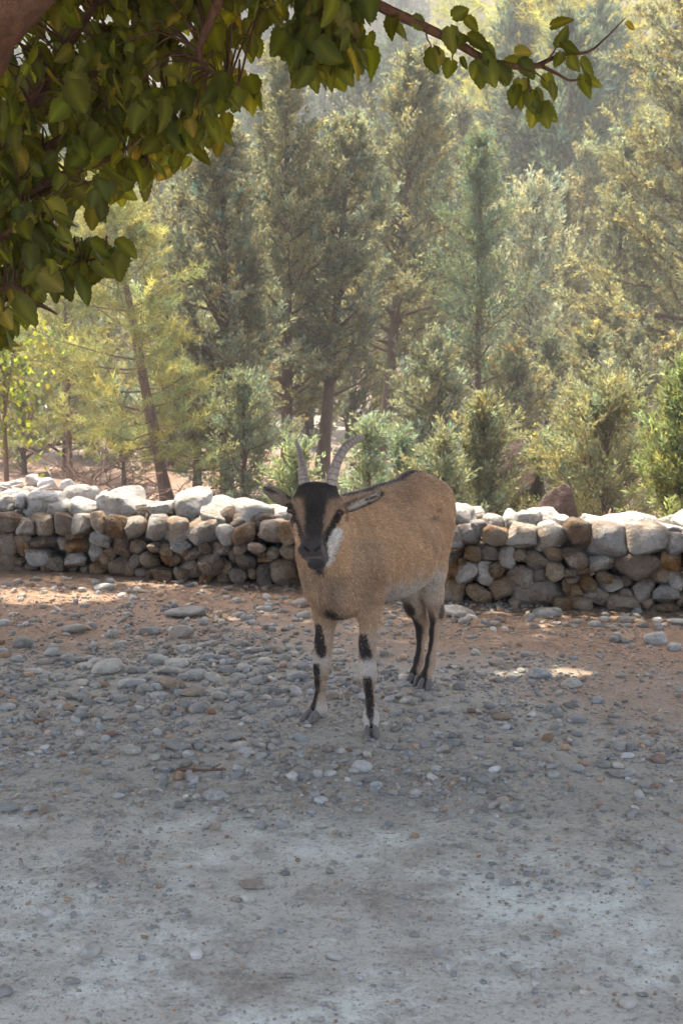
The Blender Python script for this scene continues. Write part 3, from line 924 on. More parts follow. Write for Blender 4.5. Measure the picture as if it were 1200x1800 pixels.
# horns
m, nt, o = new_mat('horn'); t = NT(nt)
a = t.n('ShaderNodeAttribute', attribute_name='tint')
geo = t.n('ShaderNodeNewGeometry')
n_ = t.noise(geo.outputs['Position'], 120, 4, 0.7)
col = t.mix(t.ramp(n_, [(0.35, 0.55), (0.6, 0.0)]), a.outputs['Color'], (0.10, 0.07, 0.055))
p = principled(t, col, 0.6, t.bump(n_, 0.5, 0.003), 0.3)
t.l(p.outputs[0], o.inputs[0])
M['horn'] = m
def horn(ctrl, r0, r1, seed):
    n = 110
    path = smooth_path(ctrl, n)
    tan = unit(np.gradient(path, axis=0))
    tt = np.linspace(0, 1, n)
    ringphase = tt * 17 + 0.25 * np.sin(tt * 9)
    fr = ringphase % 1.0
    bump_ = np.where(fr < 0.16, -0.085, 0.05 * np.sin((fr - 0.16) / 0.84 * math.pi)) * np.interp(tt, [0, 0.8, 1], [1, 0.8, 0.2])
    rad = (r0 + (r1 - r0) * tt ** 1.25) * (1 + bump_)
    ang = np.linspace(0, 2 * math.pi, 18, endpoint=False)
    a_ = unit(np.cross(tan[0], np.array([1.0, 0, 0]))); V = []; C = []
    for i in range(n):
        a_ = unit(a_ - tan[i] * (a_ @ tan[i])); b_ = np.cross(tan[i], a_)
        prof = 1 + 0.10 * np.cos(ang * 2) + 0.06 * np.cos(ang)
        V.append(path[i] + (rad[i] * prof * 1.08 * np.cos(ang))[:, None] * a_ + (rad[i] * prof * 0.95 * np.sin(ang))[:, None] * b_)
        base = np.array([0.40, 0.325, 0.275]) * (1 - 0.3 * tt[i])
        C.append(np.tile(base * (0.42 if fr[i] < 0.16 else 1.0), (18, 1)))
    V = np.concatenate(V); C = np.concatenate(C)
    F = [(i * 18 + k, i * 18 + (k + 1) % 18, (i + 1) * 18 + (k + 1) % 18, (i + 1) * 18 + k) for i in range(n - 1) for k in range(18)]
    mb = MB(); mb.add(V, F); mb.c = [C]
    tip = path[-1] + tan[-1] * r1 * 0.7
    b0 = (n - 1) * 18
    mb.add(np.vstack([V[b0:], tip]), [(k, (k + 1) % 18, 18) for k in range(18)], C[-1])
    return mb.mesh('horn', M['horn'], True, GC)
obj('horn', horn([A3(537, 876, 4.14), A3(534.5, 850, 4.15), A3(531.5, 822, 4.18), A3(527, 797, 4.24), A3(521, 777, 4.33)], 0.0205, 0.0060, 1), goat)
obj('horn', horn([A3(579, 876, 4.14), A3(582, 850, 4.15), A3(590, 818, 4.17), A3(604, 790, 4.20), A3(621, 775, 4.24), A3(637, 769, 4.29)], 0.0215, 0.0085, 2), goat)

# eyes
m, nt, o = new_mat('goat eye'); t = NT(nt)
p = principled(t, (0.055, 0.032, 0.014), 0.15, None, 0.5); t.l(p.outputs[0], o.inputs[0]); M['eye'] = m
m, nt, o = new_mat('goat pupil'); t = NT(nt)
p = principled(t, (0.005, 0.005, 0.005), 0.1, None, 0.5); t.l(p.outputs[0], o.inputs[0]); M['pupil'] = m
def ball(name, c, rad, mat, parent, rot=(0, 0, 0)):
    bm = bmesh.new(); bmesh.ops.create_uvsphere(bm, u_segments=20, v_segments=12, radius=1.0)
    for f in bm.faces: f.smooth = True
    me = bpy.data.meshes.new(name); bm.to_mesh(me); bm.free(); me.materials.append(mat)
    return obj(name, me, parent, c, rot, rad)
for ex, ey, sx in ((510.5, 897, -1), (597.5, 901, 1)):
    ec = A3(ex, ey, 4.110) - GC
    e_ = ball('eye', tuple(ec), (0.0120, 0.0115, 0.0095), M['eye'], goat)
    pp = ball('pupil', (sx * 0.55, -0.80, 0.0), (0.42, 0.26, 0.24), M['pupil'], e_, (0, 0, sx * 0.5))

# hooves: two claws each
m, nt, o = new_mat('hoof'); t = NT(nt)
geo = t.n('ShaderNodeNewGeometry')
n_ = t.noise(geo.outputs['Position'], 90, 4)
p = principled(t, t.mix(n_, (0.06, 0.05, 0.045), (0.24, 0.21, 0.19)), 0.7, t.bump(n_, 0.4, 0.003), 0.25)
t.l(p.outputs[0], o.inputs[0]); M['hoof'] = m
def hoof(cx, cy, dirv, spread=0.0125):
    d = unit(np.array([dirv[0], dirv[1], 0.0])); sd = np.array([-d[1], d[0], 0])
    g = gz1(cx, cy)
    mb = MB()
    bm = bmesh.new(); bmesh.ops.create_icosphere(bm, subdivisions=3, radius=1.0)
    V0 = np.array([v.co for v in bm.verts]); F0 = np.array([[v.index for v in f.verts] for f in bm.faces]); bm.free()
    for q in (-1, 1):
        V = V0.copy()
        top = np.clip(V[:, 2], 0, 1)
        x_ = V[:, 0] * 0.031 * (1 - 0.25 * top) - 0.010 * top + 0.004
        y_ = V[:, 1] * 0.0130 * (1 - 0.1 * top) * np.interp(V[:, 0], [-1, 0.2, 1], [1.05, 1.0, 0.75])
        z_ = np.where(V[:, 2] > 0, V[:, 2] * 0.031, V[:, 2] * 0.005)
        W = np.array([cx, cy, g + 0.003]) + x_[:, None] * d + (y_ + q * spread + q * 0.10 * np.clip(x_, 0, 1))[:, None] * sd + z_[:, None] * np.array([0, 0, 1.0])
        mb.add(W, F0)
    obj('hoof', mb.mesh('hoof', M['hoof'], True, GC), goat)
for (hx, hy, dv) in ((652, 1291, (0.0, -1.0)), (546, 1268, (-0.62, -0.78)), (747, 1213, (-0.30, -0.95)), (727, 1205, (-0.42, -0.9))):
    hp = onground(hx, hy)
    hoof(hp.x, hp.y, dv)
# ------------------------------------------------------------------ conifers
def rhombs(P, D, N, ln, wd):
    """flat leaflets: base, side, tip, side"""
    D = unit(D); W = unit(np.cross(D, N))
    ln = np.asarray(ln)[:, None]; wd = np.asarray(wd)[:, None]
    V = np.stack([P, P + D * ln * 0.45 + W * wd * 0.5, P + D * ln, P + D * ln * 0.5 - W * wd * 0.5], 1).reshape(-1, 3)
    F = np.arange(len(P))[:, None] * 4 + np.array([0, 1, 2, 3])
    return V, F

def needles(P, D, ln, wd, N):
    D = unit(D); W = unit(np.cross(D, N)) * (np.asarray(wd)[:, None] * 0.5)
    V = np.stack([P - W, P + W, P + D * np.asarray(ln)[:, None]], 1).reshape(-1, 3)
    F = np.arange(len(P))[:, None] * 3 + np.array([0, 1, 2])
    return V, F

def conifer_meshes(name, H, R, seed, kind='cypress', n_br=80, n_bl=8, n_lf=34, leaf=(0.070, 0.028), start=0.12, trunk_r=0.07, col=(0.09, 0.10, 0.05), lean=(0, 0), up=0.55, gap=0.0, prof=0.8, bend=0.03, mat=None, bark=None, side=None, blen=0.36, jit=(0.62, 1.12)):
    r = rng(seed)
    # trunk
    nT = 14
    tz = np.linspace(-0.12 / H, 1.0, nT)
    wob = np.cumsum(r.normal(size=(nT, 2)) * bend * H / nT * 1.6, 0); wob -= wob[1]
    tp = np.stack([lean[0] * tz + wob[:, 0] * np.clip(tz, 0, 1), lean[1] * tz + wob[:, 1] * np.clip(tz, 0, 1), tz * H], 1)
    tr = trunk_r * (1 - np.clip(tz, 0, 1)) ** 0.75 + 0.006
    tr[0] *= 1.35; tr[1] *= 1.12
    mbT = MB(); tube(mbT, tp, tr, 10, seed, 0.06)
    mbL = MB()
    LV, LF, LC, n0 = [], [], [], 0
    col = np.asarray(col)
    ts = start + (1 - start) * (np.linspace(0, 1, n_br) ** 0.9)
    az = np.arange(n_br) * 2.399 + r.normal(size=n_br) * 0.5
    lump = r.uniform(0, 6.28, 4)
    P_all, D_all, S_all, B_all = [], [], [], []
    for i in range(n_br):
        t_ = min(ts[i], 0.985)
        p0 = np.array([np.interp(t_, tz, tp[:, k]) for k in range(3)])
        rel = (t_ - start) / (1 - start)
        env = (1 - rel) ** prof * np.interp(rel, [0, 0.18, 1], [0.72, 1.0, 1.0])
        env *= 1 + 0.22 * math.sin(3 * az[i] + lump[0]) * math.sin(7 * rel + lump[1])
        ln = R * env * r.uniform(*jit) + 0.10
        if side is not None:
            ln *= 1 + 0.45 * math.cos(az[i] - side)
        if r.uniform() < gap: continue
        el = up * r.uniform(0.2, 1.6) + 0.55 * rel
        d = np.array([math.cos(az[i]) * math.cos(el), math.sin(az[i]) * math.cos(el), math.sin(el)])
        nb = 6
        u = np.linspace(0, 1, nb)
        drp = (-0.10 if kind == 'pine' else -0.05) * ln
        bp = p0 + u[:, None] * d * ln + (np.sin(u * math.pi) * drp)[:, None] * np.array([0, 0, 1]) + np.cumsum(r.normal(size=(nb, 3)) * (0.06 if kind == 'pine' else 0.03) * ln, 0) * u[:, None]
        r0 = max(np.interp(t_, tz, tr) * (0.24 if kind == 'pine' else 0.42), 0.005) * min(1.0, 0.5 + ln / R * 0.5)
        tube(mbL, bp, np.linspace(r0, 0.003, nb), 5, seed + i)
        nbl = max(3, int(n_bl * (0.45 + 0.75 * ln / R)))
        us = 0.26 + 0.74 * np.linspace(0.02, 1, nbl) ** 0.75
        for q in us:
            c0 = np.array([np.interp(q, u, bp[:, k]) for k in range(3)])
            rd = r.normal(size=3); rd[2] = rd[2] * 0.6 + 0.25
            bd = unit(d * (0.5 + 0.6 * q) + unit(rd) * 0.75)
            L_ = blen * (0.65 + 0.6 * r.uniform()) * (0.55 + 0.45 * min(1, ln / R + 0.2))
            P_all.append(c0); D_all.append(bd); S_all.append(L_); B_all.append(0.55 + 0.45 * q)
    # leader
    for q in range(6):
        P_all.append(tp[-1] - np.array([0, 0, 0.05 * q * H / 6])); D_all.append(unit(np.array([r.normal() * 0.25, r.normal() * 0.25, 1]))); S_all.append(blen * 0.7); B_all.append(1.0)
    P_all = np.array(P_all); D_all = np.array(D_all); S_all = np.array(S_all); B_all = np.array(B_all)
    nB = len(P_all)
    m_ = n_lf
    if kind == 'pine':
        # tufts of long needles near the twig ends
        v = r.uniform(0.25, 1.0, (nB, m_))
        C = P_all[:, None] + D_all[:, None] * (S_all[:, None] * v)[..., None] + r.normal(size=(nB, m_, 3)) * 0.012
        D = D_all[:, None] * 0.75 + unit(r.normal(size=(nB, m_, 3))) * 0.85
        P = C.reshape(-1, 3); D = D.reshape(-1, 3)
        n = len(P)
        V, F = needles(P, D, leaf[0] * r.uniform(0.7, 1.25, n), np.full(n, leaf[1]), unit(r.normal(size=(n, 3))))
        per = 3
    else:
        # feathery sprays: side sprigs along each branchlet, tapering to its tip
        v = r.uniform(0.0, 1.0, (nB, m_))
        rad = unit(r.normal(size=(nB, m_, 3)))
        rad = rad - D_all[:, None] * np.einsum('bmk,bk->bm', rad, D_all)[..., None]
        rad = unit(rad)
        spread = (0.16 * S_all[:, None] * (1.15 - v))
        C = P_all[:, None] + D_all[:, None] * (S_all[:, None] * v)[..., None] + rad * (spread * r.uniform(0, 1, (nB, m_)))[..., None]
        D = D_all[:, None] * 0.85 + rad * 0.75 + np.array([0, 0, 0.22]) + r.normal(size=(nB, m_, 3)) * 0.25
        P = C.reshape(-1, 3); D = D.reshape(-1, 3)
        n = len(P)
        V, F = rhombs(P, D, unit(r.normal(size=(n, 3)) + np.array([0, 0, 0.5])), leaf[0] * r.uniform(0.6, 1.3, n), leaf[1] * r.uniform(0.7, 1.3, n))
        per = 4
    br = np.exp(r.normal(size=(nB, 1)) * 0.20 + r.normal(size=(nB, m_)) * 0.16)
    yel = r.normal(size=(nB, 1, 1)) * 0.12
    cc = col[None, None] * br[..., None] * (1 + yel * np.array([0.9, 0.15, -0.9]))
    # some brownish old growth on inner twigs
    dead = (r.uniform(size=(nB, m_)) < 0.03)[..., None]
    cc = np.where(dead, np.array([0.17, 0.12, 0.075]), cc)
    cc = np.repeat(np.clip(cc, 0.01, 0.6).reshape(-1, 3), per, 0)
    mesh_T = mbT.mesh('trunk', bark or M['bark_cypress'], True)
    mesh_L = mbL.mesh('limbs', bark or M['bark_cypress'], True)
    mesh_C = mesh_np('crown', V, F, mat or M['leaf_cypress'], False, cc)
    return mesh_T, mesh_L, mesh_C

def plant(name, meshes, x, y, label, group=None, rz=0.0, sc=1.0, cat='tree', z=None):
    o_ = empty(name, (x, y, gz1(x, y) if z is None else z))
    o_.rotation_euler = (0, 0, rz)
    o_.scale = (sc, sc, sc) if not hasattr(sc, '__len__') else sc
    for nm, me in zip(('trunk', 'limbs', 'crown'), meshes):
        obj(nm, me, o_)
    tag(o_, label, cat, group)
    return o_

def stand(px, py):
    """where on the sunken flat beyond the wall a trunk foot seen at that pixel stands"""
    z = -1.15
    for _ in range(6):
        p_ = onground(px, py, z)
        if p_.y > 60 or p_.y < 0: break
        z = gz1(p_.x, p_.y)
    return p_.x, p_.y

def hgt(x, y, py):
    """height of a tree standing at (x, y) whose top is seen at pixel row py"""
    return float(at(600, py, y).z) - gz1(x, y)

OLIVE = (0.228, 0.218, 0.130); BLUEG = (0.205, 0.212, 0.138); WARM = (0.25, 0.236, 0.135); DARKG = (0.125, 0.135, 0.080)
# near trees beyond the wall, each with its own shape
x, y = stand(505, 856); H = hgt(x, y, 105)
plant('cypress_tree', conifer_meshes('a', H, 0.95, 11, n_br=104, n_bl=8, n_lf=44, start=0.17, trunk_r=0.085, col=OLIVE, up=0.5, gap=0.08, prof=0.62, bend=0.012), x, y, 'tall straight cypress with bare reddish trunk rising behind the goat horns')
x, y = stand(400, 892); H = hgt(x, y, 255)
plant('cypress_tree', conifer_meshes('b', H, 1.30, 12, n_br=116, n_bl=9, n_lf=44, start=0.13, trunk_r=0.08, col=BLUEG, up=0.55, gap=0.06, prof=0.60, side=2.6), x, y, 'bushy grey-green cypress with dark side limbs right of the leaning pine')
x, y = stand(347, 884); H = hgt(x, y, 620)
plant('cypress_tree', conifer_meshes('c', H, 0.78, 13, n_br=70, n_bl=8, n_lf=44, start=0.22, trunk_r=0.06, col=BLUEG, up=0.4, prof=0.55), x, y, 'short grey-green cypress with low crown beside the leaning pine trunk')
x, y = stand(566, 838); H = hgt(x, y, 240)
plant('cypress_tree', conifer_meshes('d', H, 1.15, 14, n_br=100, n_bl=9, n_lf=44, start=0.24, trunk_r=0.09, col=BLUEG, lean=(0.35, 0), up=0.5, prof=0.55, bend=0.03), x, y, 'blue-green cypress with slanting dark trunk behind the goat right horn')
x, y = stand(672, 806); H = hgt(x, y, 108)
plant('cypress_tree', conifer_meshes('e', H, 1.45, 15, n_br=120, n_bl=10, n_lf=44, start=0.24, trunk_r=0.10, col=OLIVE, lean=(0.55, 0.2), up=0.55, gap=0.05, prof=0.62), x, y, 'broad olive cypress standing behind the goat back and pale sapling')
x, y = stand(698, 798)
plant('cypress_tree', conifer_meshes('e2', 4.6, 0.9, 16, n_br=60, n_bl=8, n_lf=28, start=0.35, trunk_r=0.065, col=DARKG, up=0.4, prof=0.6), x + 0.2, y + 1.4, 'thin dark cypress close behind the broad olive cypress')
x, y = stand(838, 842); H = hgt(x, y, 262)
plant('cypress_tree', conifer_meshes('f', H, 1.0, 17, n_br=96, n_bl=9, n_lf=36, leaf=(0.06, 0.016), start=0.24, trunk_r=0.055, col=(0.155, 0.185, 0.115), up=0.75, gap=0.1, prof=0.8, bend=0.008, blen=0.36), x, y, 'slender feathery blue-green young cypress with thin reddish trunk')
x, y = stand(1150, 790); H = 8.6
plant('juniper_tree', conifer_meshes('g', H, 2.45, 18, n_br=185, n_bl=15, n_lf=44, leaf=(0.075, 0.030), start=0.06, trunk_r=0.14, col=WARM, up=0.45, gap=0.03, prof=0.5, bend=0.04, blen=0.34), x + 0.35, y - 1.0, 'large dense juniper tree towering behind the right end of the wall')
# leaning yellow-green pine
x, y = stand(297, 896); H = hgt(x, y, 335)
plant('pine_tree', conifer_meshes('h', H, 1.0, 19, kind='pine', n_br=72, n_bl=10, n_lf=52, leaf=(0.105, 0.0095), start=0.14, trunk_r=0.07, col=(0.275, 0.275, 0.115), lean=(-0.62, 0.1), up=0.25, gap=0.1, prof=0.45, bend=0.012, mat=M['leaf_pine'], bark=M['bark_pine'], side=3.3, blen=0.34), x, y, 'leaning yellow-green pine with slim bare trunk behind the stone wall')
# shrubs and saplings just beyond the wall
def shrub(name, px, py, Yd, top, R, seed, label, col, cat='shrub', lf=34, n_br=60, up=0.75, prof=0.45, leaf=(0.05, 0.018), start=0.03, blen=0.22, trunk_r=0.03):
    p_ = at(px, py, Yd)
    g = gz1(p_.x, Yd)
    H_ = float(at(600, top, Yd).z) - g
    return plant(name, conifer_meshes(name, H_, R, seed, n_br=n_br, n_bl=8, n_lf=int(lf * 0.85), leaf=(leaf[0] * 1.1, leaf[1] * 0.85), start=start, trunk_r=trunk_r, col=tuple(1.25 * q_ for q_ in col), up=up, prof=prof, bend=0.03, blen=blen, jit=(0.45, 1.25), gap=0.08), p_.x, Yd, label, cat=cat)
shrub('cypress_sapling', 845, 870, 12.5, 738, 0.50, 31, 'young feathery cypress sapling with thin leader behind the goat rump', (0.19, 0.20, 0.115), 'sapling', 34, 74, 0.85, 0.55)
shrub('cypress_sapling', 775, 880, 12.0, 800, 0.32, 32, 'small pale cypress sapling touching the goat rump outline', (0.19, 0.205, 0.125), 'sapling', 30, 40, 0.8, 0.5)
shrub('cypress_sapling', 648, 860, 13.0, 772, 0.30, 33, 'pale mint-green cypress sapling beside the goat right horn', (0.19, 0.225, 0.15), 'sapling', 30, 40, 0.8, 0.6)
shrub('cypress_sapling', 700, 870, 13.4, 792, 0.24, 34, 'small mint-green sapling tip above the goat back', (0.185, 0.22, 0.15), 'sapling', 28, 34, 0.8, 0.6)
shrub('cypress_sapling', 520, 880, 12.4, 812, 0.22, 35, 'little pale sapling between the goat horn and left ear', (0.19, 0.21, 0.12), 'sapling', 28, 30, 0.8, 0.6)
shrub('juniper_shrub', 1060, 900, 12.4, 742, 0.80, 36, 'wide low olive juniper shrub behind the right part of the wall', (0.19, 0.19, 0.105), 'shrub', 36, 100, 0.65, 0.32, start=0.02)
shrub('juniper_shrub', 985, 880, 13.2, 800, 0.40, 37, 'small olive juniper shrub above the dark boulder', (0.18, 0.185, 0.105), 'shrub', 30, 46, 0.6, 0.4)
shrub('juniper_shrub', 1196, 920, 9.8, 700, 0.36, 38, 'bright green juniper shrub at the right end of the wall', (0.17, 0.195, 0.085), 'shrub', 36, 70, 0.9, 0.35)
shrub('juniper_shrub', 430, 880, 15.5, 700, 0.52, 39, 'rounded pale juniper shrub left of the tall straight cypress', (0.18, 0.195, 0.125), 'shrub', 32, 64, 0.7, 0.4)

UNDER = [conifer_meshes('under', 1.9, 0.85, 41 + i, n_br=60, n_bl=8, n_lf=30, leaf=(0.075, 0.028), start=0.02, trunk_r=0.04, col=c_, up=0.7, prof=0.5, blen=0.30, jit=(0.4, 1.25), gap=0.12) for i, c_ in enumerate((WARM, BLUEG))]
r = rng(303)
MARKS = [(12, 'the broadleaf sapling'), (150, 'the bright yellow-green pine'), (290, 'the leaning pine'), (400, 'the bushy grey-green cypress'), (505, 'the tall straight cypress'), (575, 'the slanting dark trunk'), (680, 'the broad olive cypress'), (838, 'the feathery young cypress'), (930, 'the gap above the boulders'), (1060, 'the wide juniper shrub'), (1180, 'the towering juniper')]
def beside(px):
    q, txt = min(MARKS, key=lambda m_: abs(m_[0] - px))
    return ('behind ' if abs(q - px) < 25 else 'left of ' if px < q else 'right of ') + txt
for (px, yd, k) in [(40, 21, 0), (150, 23, 1), (215, 20, 0), (300, 22, 1), (365, 24, 0), (455, 22, 0), (540, 25, 1), (610, 27, 0), (735, 21, 1), (790, 23, 0), (760, 17, 1), (905, 20, 0), (960, 24, 1), (1040, 21, 0), (1110, 18.5, 1), (1180, 21, 0), (90, 27, 1), (250, 28, 0), (420, 28, 1), (500, 29, 0), (1010, 17.5, 0), (880, 25, 1), (-40, 22, 0), (680, 29, 0)]:
    plant('juniper_shrub', UNDER[k], (px - 600) / FPX * yd, yd, ('olive' if k == 0 else 'grey-green') + (' juniper bush low ' if yd < 24 else ' far juniper bush ') + beside(px), 'undergrowth among the trunks', r.uniform(0, 6.28), float(r.uniform(0.6, 1.15)), 'shrub')

# trees of the belt behind, copied with their parts
MID = [conifer_meshes('mid', 5.6, 1.25, 51 + i, n_br=92, n_bl=8, n_lf=26, leaf=(0.095, 0.034), start=0.06 + 0.04 * i, trunk_r=0.08, col=c_, up=0.5 + 0.1 * i, prof=0.55 + 0.08 * i, gap=0.04, blen=0.36) for i, c_ in enumerate((WARM, BLUEG, OLIVE))]
MIDP = conifer_meshes('midpine', 6.0, 1.5, 58, kind='pine', n_br=70, n_bl=9, n_lf=44, leaf=(0.16, 0.012), start=0.2, trunk_r=0.09, col=(0.22, 0.23, 0.10), up=0.3, prof=0.5, mat=M['leaf_pine'], bark=M['bark_pine'], blen=0.4)
MID_NAMES = ('olive-brown', 'grey-green', 'dull olive')
r = rng(404)
mid_spots = [(60, 24, 1), (120, 21.5, 0), (200, 26, 1), (280, 24, 2), (345, 29, 0), (450, 26, 1), (545, 29, 2), (620, 27, 0), (760, 27.5, 1), (740, 31, 2), (800, 33, 0), (985, 29, 2), (1075, 25, 1), (-60, 23, 2), (-150, 25, 0), (1290, 22, 0), (1380, 25, 1), (20, 30, 0), (170, 32, 2), (400, 33, 2), (1010, 31, 0), (1130, 32, 2), (660, 34, 1), (500, 34, 0), (270, 36, 1), (90, 36, 0)]
for (px, yd, k) in mid_spots:
    xx = (px - 600) / FPX * yd * 1.01
    tpx = np.interp(px, [0, 230, 250, 425, 440, 650, 700, 850, 880, 990, 1010, 1200], [330, 340, 300, 300, 350, 330, 215, 225, 350, 340, 250, 230]) + r.normal() * 22
    s_ = hgt(xx, yd, tpx) / 5.6
    plant('cypress_tree', MID[k], xx, yd, MID_NAMES[k] + (' cypress close ' if yd < 28 else ' cypress farther back ') + beside(px), 'cypresses of the tree belt', r.uniform(0, 6.28), (float(max(0.75, s_ * 0.95)), float(max(0.75, s_ * 0.95)), s_))
plant('pine_tree', MIDP, (120 - 600) / FPX * 19.5, 19.5, 'yellow-green pine left of the leaning pine', rz=1.0, sc=0.55)

# ------------------------------------------------------------------ hillside
FAR_C = [(0.10, 0.13, 0.085), (0.075, 0.095, 0.070), (0.12, 0.135, 0.08)]
FAR = [conifer_meshes('far', 7.0, 1.9 + 0.4 * i, 71 + i, n_br=64, n_bl=6, n_lf=30, leaf=(0.19, 0.068), start=0.06, trunk_r=0.12, col=FAR_C[i], up=0.4 + 0.1 * i, prof=0.75 - 0.1 * i, blen=0.7) for i in range(3)]
FARP = conifer_meshes('farpine', 8.0, 2.6, 75, kind='pine', n_br=64, n_bl=8, n_lf=44, leaf=(0.24, 0.026), start=0.2, trunk_r=0.14, col=(0.33, 0.31, 0.10), up=0.3, prof=0.45, mat=M['leaf_pine'], bark=M['bark_pine'], blen=0.8)
FAR_L = ['pointed blue-green conifer on the hazy hillside', 'dark grey-green conifer on the hazy hillside', 'broad olive conifer on the hazy hillside', 'yellow-green pine on the hazy hillside']
r = rng(505)
spots = []
for k in range(3000):
    yd = 37 + 118 * r.uniform() ** 0.8
    xx = r.uniform(-0.36, 0.36) * yd
    if any((xx - bx) ** 2 + ((yd - by) / 2.2) ** 2 < (br * 0.75) ** 2 for (bx, by, br) in ((-1.3, 92, 7.0), (15, 88, 5.0), (-1.0, 112, 5))): continue
    if any((xx - a_) ** 2 + (yd - b_) ** 2 < (3.2 + 0.012 * yd) ** 2 for a_, b_, _ in spots): continue
    spots.append((xx, yd, k))
    if len(spots) >= 250: break
for xx, yd, k in spots:
    pxx = 600 + xx / yd * FPX
    kind = int(r.choice(4, p=[0.34, 0.42, 0.22, 0.02])) if pxx < 780 or yd < 50 else int(r.choice(4, p=[0.10, 0.08, 0.17, 0.65]))
    me = FARP if kind == 3 else FAR[kind]
    sc_ = float(r.uniform(0.65, 1.15))
    plant('hillside_pine' if kind == 3 else 'hillside_conifer', me, xx, yd, FAR_L[kind].replace('hazy hillside', 'lower slope' if yd < 62 else 'middle slope' if yd < 100 else 'hazy upper slope'), 'trees on the hazy hillside', r.uniform(0, 6.28), (sc_, sc_, sc_ * float(r.uniform(0.85, 1.25))))

# singled-out trees of the slope
def slope_tree(name, me, px, yd, top, Hm, label, wide=1.0):
    xx = (px - 600) / FPX * yd * 1.01
    s_ = hgt(xx, yd, top) / Hm
    plant(name, me, xx, yd, label, rz=0.7 * px, sc=(s_ * wide, s_ * wide, s_))
slope_tree('hillside_pine', FARP, 965, 46, 5, 8.0, 'big bright yellow pine on the slope above the mulberry branch tip', 1.15)
slope_tree('hillside_pine', FARP, 880, 56, -25, 8.0, 'tall pale yellow pine on the slope left of the big bright yellow pine', 1.0)
slope_tree('hillside_pine', FARP, 1045, 52, -40, 8.0, 'yellow pine half hidden behind the top of the towering juniper', 1.0)
slope_tree('hillside_conifer', FAR[0], 700, 62, 55, 7.0, 'pale mint pointed conifer on the slope above the broad olive cypress', 1.1)
DARKT = conifer_meshes('dark', 5.6, 1.7, 60, n_br=80, n_bl=8, n_lf=24, leaf=(0.13, 0.045), start=0.12, trunk_r=0.1, col=(0.085, 0.10, 0.07), up=0.25, prof=0.5, blen=0.4)
slope_tree('hillside_conifer', DARKT, 905, 40, 175, 5.6, 'dark spreading conifer on the slope above the pale silvery tree', 1.3)
slope_tree('silvery_tree', conifer_meshes('silver', 4.0, 1.3, 59, n_br=80, n_bl=9, n_lf=26, leaf=(0.10, 0.03), start=0.05, trunk_r=0.07, col=(0.34, 0.35, 0.25), up=0.8, prof=0.35, blen=0.4), 925, 27, 365, 4.0, 'pale silvery-green rounded tree among the darker cypresses', 0.9)
# ------------------------------------------------------------------ mulberry tree over the yard
def leaf_template(seed, rows=13):
    r = rng(seed)
    V, F = [], []
    cols = (-1.0, -0.55, 0.0, 0.55, 1.0)
    droop = r.uniform(0.05, 0.22); fold = r.uniform(0.08, 0.32); tw = r.normal() * 0.12; skew = r.normal() * 0.05
    for i in range(rows):
        t_ = i / (rows - 1)
        w = 0.40 * (math.sin(math.pi * min(t_ ** 0.62 * 0.97 + 0.03, 1.0)) ** 0.72) * (1 - 0.12 * t_)
        for c in cols:
            ser = (0.032 * (1 if i % 2 else -1) * (1 - t_ * 0.5)) if abs(c) == 1 and 0 < i < rows - 1 else 0.0
            x = c * (w + ser) + skew * math.sin(t_ * 3)
            back = -0.10 * abs(c) * (1 - t_) ** 3 if i < 2 else 0.0
            z = fold * abs(x) * 0.8 - droop * t_ ** 2 + tw * x * t_ + 0.03 * math.sin(5 * t_ + 2 * c + seed)
            V.append((x, t_ + back + (0.03 * abs(c) if i > 0 else 0), z))
    for i in range(rows - 1):
        for k in range(4):
            F.append((i * 5 + k, i * 5 + k + 1, (i + 1) * 5 + k + 1, (i + 1) * 5 + k))
    return np.array(V), np.array(F)
RIB = np.array([0.86, 1.0, 1.55, 1.0, 0.86])
LEAF_T = [leaf_template(600 + i) for i in range(6)]
LOW_V = np.array([(0, 0, 0), (0.36, 0.35, 0.10), (0, 1.0, -0.12), (-0.36, 0.35, 0.10), (0.30, 0.70, 0.03), (-0.30, 0.70, 0.03)])
LOW_F = np.array([(0, 1, 4, 2), (0, 2, 5, 3)])

def frames(D, N):
    D = unit(D); W = unit(np.cross(D, N)); N = np.cross(W, D)
    return D, W, N

def place_leaves(T, P, D, N, size):
    D, W, N = frames(D, N)
    tv, tf = T
    V = P[:, None] + size[:, None, None] * (tv[None, :, 0:1] * W[:, None] + tv[None, :, 1:2] * D[:, None] + tv[None, :, 2:3] * N[:, None])
    F = (np.arange(len(P)) * len(tv))[:, None, None] + tf[None]
    return V.reshape(-1, 3), F.reshape(-1, tf.shape[1])

r = rng(808)
mul = empty('mulberry_tree', (-2.15, 4.35, gz1(-2.15, 4.35)))
tag(mul, 'mulberry tree with serrated green leaves and reddish limbs overhanging the yard', 'tree')
mo = np.array(mul.location)
# trunk and the heavy limb that crosses the corner of the view
mb = MB()
tube(mb, smooth_path([(-2.15, 4.35, -0.1), (-2.12, 4.33, 0.6), (-2.05, 4.25, 1.25), (-1.9, 4.15, 1.75)], 14), np.linspace(0.24, 0.17, 14), 16, 3, 0.03)
obj('trunk', mb.mesh('trunk', M['bark_mulberry'], True, mo), mul)
mb = MB()
limb_path = smooth_path([(-1.95, 4.2, 1.6), A3(-130, 150, 4.05), A3(-12, 25, 3.95), A3(70, -50, 3.9), A3(260, -210, 3.85), (0.5, 3.6, 3.2), (1.6, 3.2, 3.7), (2.6, 2.9, 4.0)], 44)
tube(mb, limb_path, np.interp(np.linspace(0, 1, 44), [0, 0.25, 0.5, 1], [0.15, 0.095, 0.075, 0.02]), 14, 4, 0.035)
obj('limb', mb.mesh('limb', M['bark_mulberry'], True, mo), mul)

